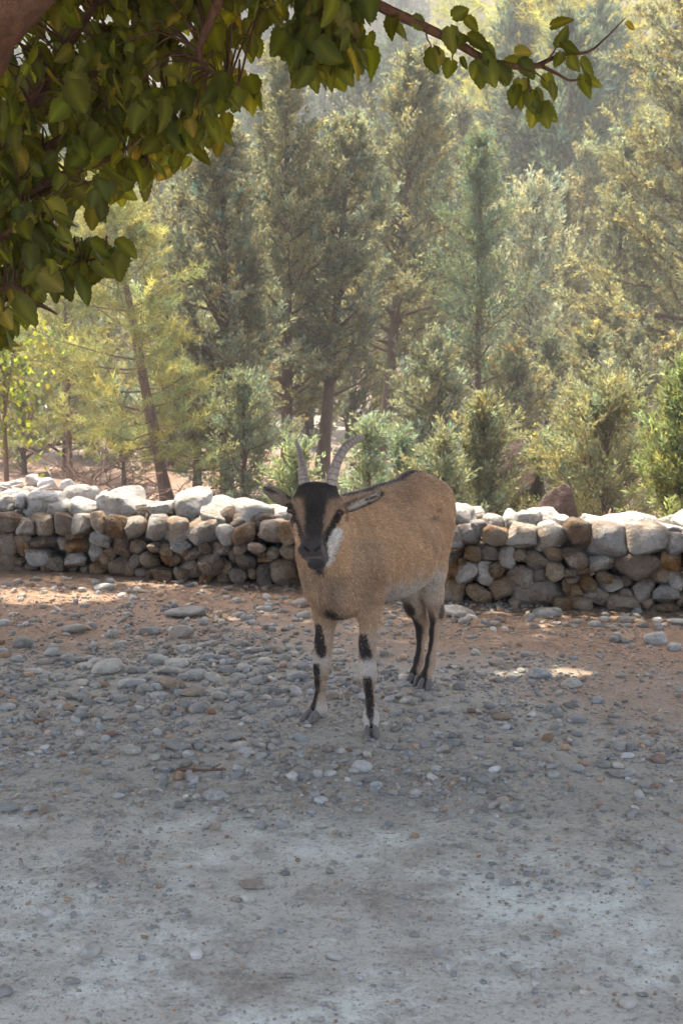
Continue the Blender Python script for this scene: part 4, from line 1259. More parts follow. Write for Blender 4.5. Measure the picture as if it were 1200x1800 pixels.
branches = []
def branch(ctrl, r0, r1, n=20):
    path = smooth_path(ctrl, n)
    mb = MB(); tube(mb, path, np.linspace(r0, r1, n), 8, len(branches), 0.04)
    obj('branch', mb.mesh('branch', M['bark_mulberry'], True, mo), mul)
    branches.append(path)
hub = (-2.0, 4.25, 1.55)
branch([hub, A3(-60, 380, 5.0), A3(20, 352, 5.0), A3(110, 330, 5.0), A3(185, 318, 5.0), A3(260, 290, 5.05)], 0.03, 0.004)
branch([hub, A3(-60, 375, 4.8), A3(30, 342, 4.8), A3(120, 305, 4.8), A3(192, 280, 4.85), A3(250, 240, 4.9)], 0.03, 0.004)
branch([hub, A3(-40, 340, 4.9), A3(60, 278, 4.9), A3(125, 240, 4.9), A3(190, 218, 4.9), A3(260, 192, 4.95), A3(330, 170, 5.0), A3(400, 150, 5.0)], 0.034, 0.004)
branch([hub, A3(-40, 270, 4.7), A3(35, 218, 4.7), A3(70, 160, 4.7), A3(115, 85, 4.75), A3(160, 20, 4.8), A3(200, -60, 4.9)], 0.034, 0.006)
branch([hub, A3(-30, 250, 5.2), A3(60, 205, 5.2), A3(150, 140, 5.25), A3(240, 60, 5.3), A3(330, -40, 5.3)], 0.03, 0.006)
branch([hub, A3(-50, 420, 4.6), A3(30, 390, 4.6), A3(70, 375, 4.65), A3(110, 420, 4.7), A3(125, 458, 4.7), A3(190, 452, 4.75)], 0.016, 0.003)
branch([hub, A3(-60, 500, 4.5), A3(20, 500, 4.5), A3(60, 530, 4.55), A3(100, 552, 4.6)], 0.013, 0.003)
branch([A3(260, -210, 3.85), A3(380, -30, 4.3), A3(368, 40, 4.4), A3(350, 85, 4.45), A3(362, 120, 4.5), A3(420, 150, 4.55)], 0.02, 0.004)
branch([A3(420, -260, 3.9), A3(520, -90, 4.2), A3(560, -20, 4.3), A3(572, 40, 4.35), A3(585, 100, 4.4)], 0.014, 0.003)
branch([A3(420, -250, 3.9), A3(560, -60, 4.3), A3(652, 2, 4.45), A3(738, 44, 4.55), A3(800, 74, 4.6), A3(850, 103, 4.65), A3(905, 117, 4.7), A3(950, 115, 4.75)], 0.020, 0.0095, 34)
main = branches[-1]
branch([A3(946, 114, 4.75), A3(985, 97, 4.78), A3(1030, 92, 4.8), A3(1055, 75, 4.85), A3(1098, 32, 4.9)], 0.008, 0.002)
branch([A3(948, 115, 4.75), A3(975, 128, 4.75), A3(1000, 141, 4.78), A3(1020, 140, 4.8)], 0.007, 0.0025)
branch([A3(928, 118, 4.72), A3(928, 140, 4.72), A3(932, 165, 4.72), A3(950, 182, 4.72)], 0.005, 0.002)
branch([A3(905, 118, 4.7), A3(940, 128, 4.68), A3(958, 143, 4.66)], 0.004, 0.0018)
branch([A3(790, 70, 4.6), A3(796, 85, 4.6), A3(794, 104, 4.6)], 0.004, 0.002)
branch([A3(748, 50, 4.56), A3(750, 66, 4.56), A3(758, 82, 4.56)], 0.003, 0.0015)
branch([A3(955, 114, 4.75), A3(970, 95, 4.72), A3(978, 80, 4.72)], 0.004, 0.002)
# branches of the crown overhead
for k in range(16):
    a_ = k * 2.399
    rr = r.uniform(1.8, 4.2)
    e_ = np.array([0.2 + rr * math.cos(a_), 4.6 + rr * math.sin(a_) * 0.9, r.uniform(3.2, 4.6)])
    s_ = limb_path[int(r.integers(20, 40))]
    mid_p = (s_ + e_) / 2 + np.array([0, 0, 0.35])
    qx, qy, qd = project(np.array([mid_p, e_, (mid_p + e_) / 2, (s_ + mid_p) / 2]))
    if np.any((qd > 0) & (qx > -60) & (qx < 1260) & (qy > -30) & (qy < 1850)): continue
    branch([s_, mid_p, e_], 0.035, 0.008)

# leaves in view: clusters on twigs
polys = [([(-60, -60), (490, -60), (490, 40), (440, 70), (425, 120), (455, 175), (450, 212), (408, 190), (385, 195), (370, 240), (330, 268), (280, 288), (240, 330), (205, 362), (150, 378), (100, 350), (-60, 360)], 310, (4.35, 5.75)),
         ([(-60, 340), (70, 350), (95, 400), (110, 440), (98, 500), (70, 520), (35, 540), (-60, 540)], 80, (4.4, 5.3)),
         ([(130, 455), (195, 455), (195, 475), (160, 500), (140, 490)], 6, (4.6, 4.8)),
         ([(-60, 560), (15, 570), (15, 600), (-60, 620)], 12, (4.4, 4.9)),
         ([(505, -40), (640, -40), (638, 60), (630, 115), (560, 110), (548, 135), (515, 90)], 34, (4.25, 4.5))]
def inpoly(x, y, pts):
    c = False
    for i in range(len(pts)):
        x1, y1 = pts[i]; x2, y2 = pts[i - 1]
        if (y1 > y) != (y2 > y) and x < (x2 - x1) * (y - y1) / (y2 - y1) + x1: c = not c
    return c
allb = np.concatenate(branches)
LP, LD, LN, LS, LCc = [], [], [], [], []
twigs = MB()
def green():
    g = np.array([0.085, 0.098, 0.016]) * math.exp(r.normal() * 0.28)
    if r.uniform() < 0.12: g = np.array([0.17, 0.15, 0.03]) * math.exp(r.normal() * 0.2)
    return g * (1 + r.normal() * 0.08 * np.array([1, 0, -1]))
def add_leaf(P, D, N, s):
    LP.append(P); LD.append(D); LN.append(N); LS.append(s); LCc.append(green())
def hanging():
    a_ = r.uniform(0, 6.28); h_ = r.uniform(0.1, 1.5)
    D = np.array([math.cos(a_) * h_, math.sin(a_) * h_, -1.0])
    N = np.array([r.normal() * 0.9, r.normal() * 0.9 - 0.4, r.uniform(-0.2, 1.2)])
    return D, N
for pts, n, (y0, y1) in polys:
    xs_ = [p_[0] for p_ in pts]; ys_ = [p_[1] for p_ in pts]
    k = 0
    while k < n:
        qx, qy = r.uniform(min(xs_), max(xs_)), r.uniform(min(ys_), max(ys_))
        if not inpoly(qx, qy, pts): continue
        k += 1
        c = A3(qx, qy - 18, r.uniform(y0, y1))
        j = int(np.argmin(((allb - c) ** 2).sum(1)))
        nb_ = allb[j]
        if np.linalg.norm(nb_ - c) < 0.8:
            mdp = (nb_ + c) / 2 + np.array([0, 0, 0.03 + 0.05 * r.uniform()])
            tube(twigs, smooth_path([nb_, mdp, c], 5), np.linspace(0.004, 0.0018, 5), 4, k)
        for q in range(int(r.integers(3, 7))):
            D, N = hanging()
            add_leaf(c + r.normal(size=3) * 0.028, D, N, float(r.uniform(0.045, 0.105)))
# leaves on the branch reaching to the right
for (qx, qy, Yd, s, dx, dz) in ((692, 25, 4.5, .085, -.1, -1), (700, 40, 4.5, .07, .5, -1), (725, 32, 4.52, .07, 1, -.5), (790, 48, 4.56, .085, .2, -1), (795, 30, 4.56, .07, .5, .3), (818, 30, 4.58, .065, .6, -.7), (760, 84, 4.56, .085, .2, -1), (770, 86, 4.56, .07, .1, -1), (792, 106, 4.6, .075, -.2, -1), (812, 100, 4.6, .045, .4, -1), (822, 62, 4.6, .085, .8, -.5), (812, 60, 4.58, .06, -.3, -1), (845, 78, 4.62, .08, .7, -.6), (852, 85, 4.62, .075, .4, -1), (843, 105, 4.62, .1, .1, -1), (856, 108, 4.62, .09, .3, -1), (835, 112, 4.62, .06, -.2, -1), (872, 112, 4.66, .085, .6, -1), (886, 114, 4.66, .09, .1, -1), (905, 95, 4.7, .075, .9, .2), (915, 105, 4.7, .08, .6, -.8), (920, 110, 4.72, .07, -.9, .2), (978, 80, 4.72, .075, .5, .9), (985, 72, 4.72, .08, .7, -.3), (968, 45, 4.72, .08, .8, .2), (985, 92, 4.74, .06, -.3, -1), (1002, 98, 4.76, .065, .5, -.8), (960, 130, 4.68, .07, .4, -1), (1020, 105, 4.8, .09, .8, -.9), (1024, 132, 4.8, .085, .3, -1), (1030, 138, 4.8, .06, .8, -.4), (1100, 40, 4.9, .04, .6, -.4), (915, 140, 4.72, .1, .05, -1), (908, 150, 4.71, .08, -.3, -1), (930, 160, 4.72, .085, .2, -1), (940, 158, 4.72, .06, .7, -.8), (950, 182, 4.72, .09, .3, -1), (945, 180, 4.72, .09, -.3, -1), (955, 182, 4.72, .08, .8, -.8), (968, 144, 4.66, .065, .2, -1), (940, 178, 4.7, .05, .5, -1)):
    add_leaf(A3(qx, qy, Yd), np.array([dx, r.normal() * 0.35, dz]), np.array([r.normal() * 0.5, -0.9, r.uniform(0, 0.8)]), s * 0.92)
LP, LD, LN, LS, LCc = map(np.array, (LP, LD, LN, LS, LCc))
tw = obj('twigs', twigs.mesh('twigs', M['bark_mulberry'], True, mo), mul)
tw['kind'] = 'stuff'
# the largest ones in view are single leaves, the rest one mass
qx, qy, qd = project(LP + LD / np.linalg.norm(LD, axis=1, keepdims=True) * (LS * 0.5)[:, None])
score = LS / np.maximum(qd, 0.1) * ((qx > 0) & (qx < 1200) & (qy > 0)) * (1 + 0.6 * (qx > 640) + 0.3 * (qx > 480))
order = np.argsort(-score)
single = order[:290]; rest = order[290:]
leaf_me = []
for ti, (tv, tf) in enumerate(LEAF_T):
    for ci in range(4):
        g = (np.array([0.085, 0.098, 0.016]) * (0.7 + 0.25 * ci)) if ci < 3 else np.array([0.16, 0.145, 0.03])
        leaf_me.append(mesh_np('leaf', tv, tf, M['leaf_mulberry'], True, np.outer(np.tile(RIB, len(tv) // 5), g)))
Df, Wf, Nf = frames(LD, LN)
for i in single:
    o_ = obj('leaf', leaf_me[int(r.integers(len(leaf_me)))] if r.uniform() < 0.35 else leaf_me[int(r.integers(6)) * 4 + int(r.integers(3))], mul)
    Rm = Matrix((tuple(Wf[i]), tuple(Df[i]), tuple(Nf[i]))).transposed().to_4x4()
    o_.matrix_local = Matrix.Translation(Vector(LP[i] - mo)) @ Rm @ Matrix.Scale(float(LS[i]), 4)
V_, F_, C_, n0 = [], [], [], 0
for ti in range(6):
    sel = rest[ti::6]
    v, f = place_leaves(LEAF_T[ti], LP[sel], LD[sel], LN[sel], LS[sel])
    V_.append(v); F_.append(f + n0); n0 += len(v); C_.append((LCc[sel][:, None, :] * np.tile(RIB, len(LEAF_T[ti][0]) // 5)[None, :, None]).reshape(-1, 3))
o_ = obj('foliage', mesh_np('foliage', np.concatenate(V_) - mo, np.concatenate(F_), M['leaf_mulberry'], True, np.concatenate(C_)), mul)
o_['kind'] = 'stuff'

# the rest of the crown, spreading over the yard and the photographer
FLECKS = [((95, 1049), 0.17), ((20, 1046), 0.12), ((1000, 1187), 0.085), ((940, 1187), 0.075), ((880, 1186), 0.05), ((18, 1682), 0.012), ((592, 1764), 0.006), ((872, 1580), 0.004), ((150, 1050), 0.10), ((390, 1082), 0.03), ((960, 1102), 0.05), ((60, 1140), 0.02)]
n = 84000
cl = r.uniform((-4.6, 1.2, 2.75), (4.4, 9.0, 4.9), (16000, 3))
P = cl[r.integers(len(cl), size=n)] + r.normal(size=(n, 3)) * np.array([0.14, 0.14, 0.10])
S = np.array(SUN_TO)
# closer-set leaves where the crown shades the near part of the yard
tg = r.uniform((-1.3, 2.0, 0), (1.4, 5.2, 0), (34000, 3))
P = np.concatenate([P, tg + S * (r.uniform(2.9, 4.8, (34000, 1)) / S[2])])
n = len(P)
sh = P - S * (P[:, 2:3] / S[2])
edge = wall_y(sh[:, 0]) - 0.12 + 0.22 * vnoise(sh[:, :2], 71, 3, 0.5)
ok = sh[:, 1] < edge
qx, qy, qd = project(P)
ok &= ~((qd > 0) & (qx > -90) & (qx < 1290) & (qy > -70) & (qy < 1900))
ok &= P[:, 2] > 2.4
q_ = P - S * ((P[:, 2:3] - 2.15) / S[2])
ok &= ~((q_[:, 0] < 0.0) & (q_[:, 0] > -1.9) & (q_[:, 1] > 4.2) & (q_[:, 1] < 5.9) & (r.uniform(size=len(P)) < 0.30))
for (fx, fy), fr in FLECKS:
    g = onground(fx, fy)
    d2 = np.hypot((sh[:, 0] - g.x) / 1.5, sh[:, 1] - g.y)
    ok &= d2 > fr + 0.035
P = P[ok]
n = len(P)
a_ = r.uniform(0, 6.28, n)
D = np.stack([np.cos(a_), np.sin(a_), r.normal(size=n) * 0.5 - 0.45], 1)
N = np.stack([r.normal(size=n) * 0.5, r.normal(size=n) * 0.5, np.ones(n)], 1)
v, f = place_leaves((LOW_V, LOW_F), P, D, N, r.uniform(0.085, 0.135, n))
cc = np.array([0.065, 0.095, 0.022])[None] * np.exp(r.normal(size=(n, 1)) * 0.25)
o_ = obj('crown', mesh_np('crown', v - mo, f, M['leaf_mulberry'], True, np.repeat(cc, 6, 0)), mul)
o_['kind'] = 'stuff'

# broadleaf sapling at the left beyond the wall
p_ = at(12, 845, 16.0)
sap = empty('broadleaf_sapling', (p_.x, 16.0, gz1(p_.x, 16.0)))
tag(sap, 'broadleaf sapling with yellow-green leaves at the left beyond the wall', 'sapling')
so = np.array(sap.location)
mb = MB(); br_ = []
top = A3(5, 560, 16.0)
tube(mb, smooth_path([so - np.array([0, 0, 0.1]), A3(10, 790, 16.0), A3(8, 700, 16.0), top], 14), np.linspace(0.035, 0.012, 14), 8, 1, 0.04)
obj('trunk', mb.mesh('trunk', M['bark_pine'], True, so), sap)
mb = MB()
sP = []
for k in range(26):
    s_ = A3(8, r.uniform(600, 760), 16.0)
    e_ = A3(r.uniform(-120, 125), r.uniform(540, 800), r.uniform(15.3, 16.7))
    pth = smooth_path([s_, (s_ + e_) / 2 + np.array([0, 0, 0.1]), e_], 8)
    tube(mb, pth, np.linspace(0.009, 0.003, 8), 5, k)
    for q in range(40):
        sP.append(pth[int(r.integers(2, 8))] + r.normal(size=3) * 0.11)
obj('limbs', mb.mesh('limbs', M['bark_pine'], True, so), sap)
sP = np.array(sP); n = len(sP)
D = np.stack([r.normal(size=n) * 0.6, r.normal(size=n) * 0.6, -np.ones(n) * 0.6], 1)
N = np.stack([r.normal(size=n) * 0.6, r.normal(size=n) * 0.6 - 0.5, np.ones(n) * 0.7], 1)
v, f = place_leaves((LOW_V, LOW_F), sP, D, N, r.uniform(0.045, 0.085, n))
cc = np.array([0.135, 0.155, 0.055])[None] * np.exp(r.normal(size=(n, 1)) * 0.3) * (1 + 0.15 * r.normal(size=(n, 1)) * np.array([1.0, 0, -1]))
obj('crown', mesh_np('crown', v - so, f, M['leaf_mulberry'], True, np.repeat(np.clip(cc, .01, .7), 6, 0)), sap)
# ------------------------------------------------------------------ loose stones on the yard
r = rng(909)
placed = []
def stone(px, py, w, h_, label, group, pool=None, mat_i=None, name='loose_stone', cat='stone'):
    g = onground(px, py + h_ * 0.25)
    mpp = g.y / FPX
    W = w * mpp
    # seen from above at a slant, the outline's height mixes the stone's height and its depth
    H = max(h_ * mpp * 0.85, 0.25 * W)
    D = W * float(r.uniform(0.65, 0.95))
    gzv = gz1(g.x, g.y)
    o_ = obj(name, (pool or PEBBLE_ROCKS)[int(r.integers(len(pool or PEBBLE_ROCKS)))] if mat_i is None else (pool or PEBBLE_ROCKS)[mat_i], None, (g.x, g.y + D * 0.2, gzv + H * 0.28), (r.normal() * 0.08, r.normal() * 0.12, r.uniform(-0.5, 0.5) + math.pi * int(r.integers(2))), (W, D, H))
    tag(o_, label, cat, group)
    placed.append((g.x, g.y, W))
M['red_stone'] = mat_rock('reddish stone', (0.30, 0.19, 0.13), (0.24, 0.14, 0.10), (0.36, 0.25, 0.19), 40.0, spread=0.15, bump=0.6)
M['tan_stone'] = mat_rock('tan stone', (0.34, 0.28, 0.22), (0.28, 0.22, 0.17), (0.40, 0.34, 0.28), 40.0, spread=0.15, bump=0.6)
RED = [rock_mesh('red_rock', 350 + i, 3, M['red_stone'], 0.8, 6, 0.82, 0.05) for i in range(2)]
TAN = [rock_mesh('tan_rock', 360 + i, 3, M['tan_stone'], 0.85, 6, 0.85, 0.05) for i in range(3)]
uniq = [(322, 1077, 75, 17, 'flat pale slab stone lying in brown litter before the wall', None),
        (321, 1112, 42, 30, 'blocky tan-grey stone sitting on brown litter left of the goat', TAN),
        (264, 1109, 38, 18, 'low grey stone beside the blocky tan-grey stone', None),
        (130, 1106, 46, 23, 'rounded grey stone at the edge of the stony patch', None),
        (40, 1133, 38, 28, 'round pale grey stone at the left edge of the yard', None),
        (199, 1114, 21, 24, 'pointed dark stone standing upright on the litter', None),
        (182, 1030, 36, 17, 'grey stone alone on the litter below the left wall', None),
        (187, 1177, 60, 28, 'long smooth brownish-grey stone in the stony patch', None),
        (300, 1205, 52, 27, 'angular pale tan stone in the middle of the stony patch', TAN),
        (334, 1221, 56, 17, 'flat brown slab stone in the stony patch', TAN),
        (372, 1252, 20, 13, 'small rusty red stone in the stony patch', RED),
        (192, 1292, 26, 16, 'rusty red stone below the stony patch', RED),
        (532, 1057, 42, 20, 'rounded tan stone behind the goat foreleg', TAN),
        (582, 1227, 26, 16, 'smooth tan pebble between the goat forelegs', TAN),
        (962, 1080, 54, 26, 'angular blue-grey rock on the ground below the right wall', None),
        (807, 1077, 60, 25, 'grey flat rock beside the goat hind hooves and wall', None),
        (950, 1187, 46, 24, 'pale stone lying in the large sun fleck', None),
        (1004, 1202, 42, 23, 'rounded grey stone just below the large sun fleck', None),
        (882, 1259, 36, 14, 'flat brown stone right of the goat on bare earth', TAN),
        (872, 1168, 30, 17, 'brown-grey stone left of the large sun fleck', TAN),
        (1152, 1125, 42, 32, 'leaning grey stone near the right edge of the yard', None),
        (637, 1350, 38, 26, 'half-buried grey stone in front of the goat fore hoof', None),
        (295, 1347, 42, 24, 'smooth pale stone above the fallen stick', None),
        (15, 1422, 38, 22, 'grey stone at the left border of the dusty hardpan', None),
        (440, 1562, 46, 14, 'flat brown flake of stone on the dusty hardpan', TAN),
        (435, 1586, 30, 15, 'dark grey block stone below the flat brown flake', None),
        (900, 1420, 46, 22, 'broad pale stone at the border of gravel and hardpan', None),
        (912, 1700, 30, 23, 'grey cobble alone on the pale hardpan', None),
        (1157, 1332, 30, 18, 'reddish stone at the right edge of the gravel', RED)]
for (px, py, w, h_, lab, pool) in uniq: stone(px, py, w, h_, lab, None, pool)
G1 = ('grey stone in the crowded stony patch left of the goat', 'stones of the stony patch')
G2 = ('small grey stone scattered on the earth right of the goat', 'stones right of the goat')
G3 = ('small pebble lying on the dusty foreground hardpan', 'pebbles on the foreground hardpan')
G4 = ('grey stone on the gravel in front of the goat', 'stones on the gravel before the goat')
for (px, py, w, h_) in [(277, 1159, 40, 22), (310, 1168, 44, 18), (300, 1182, 48, 18), (350, 1245, 38, 22), (325, 1240, 24, 26), (232, 1200, 50, 22), (255, 1213, 36, 20), (170, 1165, 34, 18), (150, 1172, 30, 17), (120, 1160, 34, 16), (90, 1148, 36, 18), (345, 1190, 44, 24), (375, 1195, 36, 20), (400, 1180, 34, 18), (430, 1175, 30, 16), (455, 1200, 36, 20), (500, 1160, 26, 20), (522, 1192, 40, 22), (535, 1175, 26, 16), (420, 1225, 34, 16), (470, 1217, 30, 16), (385, 1227, 30, 18), (280, 1225, 36, 16), (215, 1227, 34, 15), (140, 1223, 30, 15), (50, 1208, 36, 17), (20, 1190, 32, 16), (60, 1180, 30, 15), (100, 1190, 28, 14), (490, 1240, 26, 15), (440, 1250, 28, 17), (240, 1180, 30, 16)]:
    stone(px, py, w, h_, *G1)
for (px, py, w, h_) in [(232, 1320, 32, 23), (310, 1310, 46, 26), (407, 1293, 34, 19), (432, 1318, 27, 18), (512, 1367, 26, 19), (375, 1401, 38, 20), (285, 1375, 20, 17), (330, 1325, 22, 16), (565, 1407, 26, 15), (900, 1354, 24, 14), (1015, 1352, 27, 15), (1090, 1361, 42, 15), (1060, 1345, 30, 14), (765, 1350, 26, 9), (845, 1392, 20, 14), (700, 1312, 20, 12)]:
    stone(px, py, w, h_, *G4)
for (px, py, w, h_) in [(807, 1209, 25, 20), (1015, 1263, 32, 18), (927, 1300, 22, 12), (1050, 1232, 26, 15), (860, 1240, 22, 14), (745, 1228, 34, 14), (715, 1232, 30, 14), (770, 1250, 18, 13), (820, 1232, 16, 12), (1185, 1140, 26, 20), (1080, 1128, 20, 16), (1045, 1098, 26, 16), (1130, 1100, 24, 14), (1100, 1090, 30, 16), (1190, 1095, 34, 13)]:
    stone(px, py, w, h_, *G2)
for (px, py, w, h_) in [(495, 1451, 32, 14), (565, 1452, 24, 15), (1062, 1537, 27, 16), (792, 1698, 19, 15), (982, 1628, 27, 14), (1170, 1517, 26, 19), (712, 1580, 24, 13), (950, 1577, 21, 12), (790, 1477, 21, 13), (127, 1730, 30, 14), (845, 1571, 20, 10), (728, 1643, 20, 14), (163, 1564, 22, 12), (225, 1560, 18, 11), (118, 1440, 26, 12), (55, 1425, 32, 11), (60, 1510, 16, 10), (260, 1503, 16, 12), (412, 1512, 16, 10), (500, 1478, 18, 12), (780, 1538, 20, 12), (1075, 1688, 20, 12), (1188, 1715, 20, 14), (1032, 1704, 18, 12), (362, 1786, 14, 12), (170, 1675, 20, 9), (1130, 1745, 20, 12)]:
    stone(px, py, w, h_, *G3)
tries = 0
counts = {'G1': 0, 'G2': 0, 'G3': 0, 'G4': 0}
lim = {'G1': 62, 'G2': 42, 'G3': 26, 'G4': 60}
while tries < 6000:
    tries += 1
    px, py = r.uniform(0, 1200), r.uniform(1090, 1790)
    if 515 < px < 680 and 1240 < py < 1310: continue
    if px < 520 and 1130 < py < 1270: key, G, sc_ = 'G1', G1, (14, 30)
    elif px > 700 and 1085 < py < 1300: key, G, sc_ = 'G2', G2, (10, 20)
    elif py > 1450: key, G, sc_ = 'G3', G3, (9, 17)
    elif 1270 < py < 1430: key, G, sc_ = 'G4', G4, (10, 24)
    else: continue
    if counts[key] >= lim[key]: continue
    g = onground(px, py)
    w = r.uniform(*sc_) * (1 + 0.3 * r.uniform() ** 4)
    W = w * g.y / FPX
    if any((g.x - a_) ** 2 + (g.y - b_) ** 2 < (0.55 * (W + c_)) ** 2 for a_, b_, c_ in placed): continue
    counts[key] += 1
    stone(px, py, w, w * r.uniform(0.45, 0.7), *G)

# gravel and grit: far too many to count
low = [rock_mesh('grit', 380 + i, 1, M['gravel'], 0.85, 4, 0.85, 0.05) for i in range(5)] + [rock_mesh('grit', 390 + i, 2, M['gravel'], 0.85, 5, 0.85, 0.05) for i in range(5)]
tmpl = []
for q in low:
    vv = np.zeros(len(q.vertices) * 3); q.vertices.foreach_get('co', vv)
    tmpl.append((vv.reshape(-1, 3), np.array([tuple(pp.vertices) for pp in q.polygons])))
mb = MB()
def scatter(n, size, tset, x0, x1, y0, y1, dens):
    P = r.uniform((x0, y0), (x1, y1), (n * 6, 2))
    keep = r.uniform(size=len(P)) < dens(P)
    # even spread over the picture: the nearer, the more are seen
    P = P[keep][:n]
    sz = size[0] + (size[1] - size[0]) * r.uniform(size=len(P)) ** 2.2
    z = gz(P[:, 0], P[:, 1])
    for k in range(len(tset)):
        sel = np.arange(len(P)) % len(tset) == k
        m_ = sel.sum()
        if not m_: continue
        tv, tf = tset[k]
        sc_ = sz[sel][:, None] * r.uniform((0.8, 0.7, 0.40), (1.3, 1.0, 0.8), (m_, 3))
        an = r.uniform(0, 6.28, m_); ca, sa_ = np.cos(an), np.sin(an)
        tl = r.normal(size=m_) * 0.25
        v = tv[None] * sc_[:, None]
        x_, y_, z_ = v[..., 0], v[..., 1], v[..., 2] + v[..., 0] * tl[:, None]
        V = np.stack([P[sel, 0][:, None] + x_ * ca[:, None] - y_ * sa_[:, None], P[sel, 1][:, None] + x_ * sa_[:, None] + y_ * ca[:, None], z[sel][:, None] + z_ + sc_[:, 2:3] * 0.22], -1)
        F = (np.arange(m_) * len(tv))[:, None, None] + tf[None]
        c = np.exp(r.normal(size=(m_, 1)) * (0.15 if size[1] < 0.02 else 0.24)) * (1 + r.normal(size=(m_, 1)) * 0.05 * np.array([1.0, 0.1, -1.0])) * 0.98
        warm = (r.uniform(size=(m_, 1)) < 0.12)
        c = np.where(warm, c * np.array([1.1, 0.82, 0.62]), c)
        mb.add(V.reshape(-1, 3), F.reshape(-1, tf.shape[1]), np.repeat(c, len(tv), 0))
def d_gravel(P):
    n_ = vnoise(P, 91, 3, 0.9)
    g = sstep(3.2, 3.7, P[:, 1] + 0.2 * n_) * (1 - 0.8 * litter_mask(P[:, 0], P[:, 1])) * (0.55 + 0.45 * n_)
    st = np.exp(-(((P[:, 0] + 0.45) / 0.6) ** 2 + ((P[:, 1] - 4.85) / 0.55) ** 2))
    return np.clip(g + 0.9 * st * (P[:, 1] > 3.4), 0.035, 1)
def d_all(P):
    return np.clip(0.4 + 0.5 * vnoise(P, 92, 3, 1.3) - 0.35 * slab_mask(P[:, 0], P[:, 1]) - 0.25 * litter_mask(P[:, 0], P[:, 1]), 0.05, 1)
scatter(1500, (0.018, 0.042), tmpl[5:], -1.7, 1.7, 2.3, 6.6, d_gravel)
scatter(1500, (0.012, 0.024), tmpl[:5], -1.7, 1.7, 2.3, 6.6, d_gravel)
scatter(16000, (0.005, 0.017), tmpl[:5], -1.7, 1.7, 2.3, 6.7, d_all)
scatter(3000, (0.003, 0.009), tmpl[:5], -1.0, 1.0, 2.3, 3.7, lambda P: 0.5 * np.ones(len(P)))
scatter(700, (0.010, 0.05), tmpl[5:], -1.9, 1.9, 5.6, 6.7, lambda P: 0.5 * np.ones(len(P)))
gr = obj('gravel', mb.mesh('gravel', M['gravel'], True))
tag(gr, 'grey gravel and grit strewn over the yard', 'gravel', kind='stuff')

# fallen needles and twigs on the yard and under the trees
def litter(n, x0, x1, y0, y1, dens, ln, wd, cols, name, label):
    P = r.uniform((x0, y0), (x1, y1), (n * 5, 2))
    P = P[r.uniform(size=len(P)) < dens(P)][:n]
    k = len(P)
    z = gz(P[:, 0], P[:, 1]) + r.uniform(0.002, 0.02, k)
    an = r.uniform(0, 6.28, k)
    D = np.stack([np.cos(an), np.sin(an), r.normal(size=k) * 0.18], 1)
    l_ = ln * r.uniform(0.4, 1.4, k); w_ = wd * r.uniform(0.6, 1.5, k)
    B = np.stack([P[:, 0], P[:, 1], z], 1)
    V, F = rhombs(B, D, np.stack([r.normal(size=k) * 0.5, r.normal(size=k) * 0.5, np.ones(k)], 1), l_, w_)
    c = np.array(cols)[r.integers(len(cols), size=k)] * np.exp(r.normal(size=(k, 1)) * 0.25)
    o_ = obj(name, mesh_np(name, V, F, M['litter'], False, np.repeat(c, 4, 0)))
    tag(o_, label, 'litter', kind='stuff')
BR = [(0.30, 0.19, 0.115), (0.38, 0.25, 0.155), (0.22, 0.13, 0.08), (0.44, 0.33, 0.22)]
litter(16000, -2.2, 2.2, 4.2, 7.0, lambda P: np.clip(litter_mask(P[:, 0], P[:, 1]) * (0.55 + 0.6 * vnoise(P, 95, 3, 0.8)), 0.02, 1), 0.045, 0.0022, BR, 'needle_litter', 'brown pine needle litter covering the ground before the wall')
litter(9000, -6, 6, 8.5, 26, lambda P: np.clip(0.5 + 0.5 * vnoise(P, 96, 3, 0.25), 0.05, 1), 0.22, 0.014, BR + [(0.42, 0.36, 0.31)], 'forest_litter', 'brown dry twigs and needles under the trees beyond the wall')

litter(7000, -3.6, 0.5, 7.6, 13, lambda P: np.clip(0.45 + 0.5 * vnoise(P, 97, 3, 0.4), 0.05, 1), 0.10, 0.007, BR + [(0.42, 0.36, 0.31)], 'bank_litter', 'dry twigs and needles on the earth bank behind the wall')
# the fallen stick on the gravel
g0, g1, g2 = onground(311, 1358), onground(355, 1361), onground(397, 1357)
mb = MB(); sp = smooth_path([g0 + Vector((0, 0, 0.008)), g1 + Vector((0, 0, 0.012)), g2 + Vector((0, 0, 0.008))], 10)
tube(mb, sp, np.linspace(0.0055, 0.003, 10), 6, 1, 0.12)
tube(mb, [sp[6], sp[6] + np.array([0.03, 0.02, 0.012])], [0.003, 0.0015], 5)
tag(obj('stick', mb.mesh('stick', M['bark_pine'], True, tuple(g1)), None, tuple(g1)), 'thin brown fallen stick lying on the gravel', 'stick')

# rocks beyond the wall
def far_rock(px, py, Yd, w, h_, pool, label, cat='rock', group=None, depth=1.0, rz=None):
    p_ = at(px, py, Yd); mpp = Yd / FPX
    H = h_ * mpp; W = w * mpp
    z = gz1(p_.x, Yd)
    o_ = obj('boulder' if cat == 'boulder' else 'rock', pool[int(r.integers(len(pool)))], None, (p_.x, Yd, 0), (r.normal() * 0.08, r.normal() * 0.1, r.uniform(-0.4, 0.4) if rz is None else rz), (W, W * depth, max(H, 2 * (p_.z - z)) if False else H))
    o_.location.z = max(p_.z, z + H * 0.2)
    if o_.location.z - H * 0.45 > z:      # stand it on the ground: grow it downward
        top_ = o_.location.z + H / 2
        H2 = top_ - z + 0.08
        o_.scale.z = H2; o_.location.z = z - 0.08 + H2 / 2
    tag(o_, label, cat, group)
far_rock(968, 892, 10.3, 100, 90, BOULDER_ROCKS, 'dark reddish-brown boulder behind the wall under the shrubs', 'boulder')
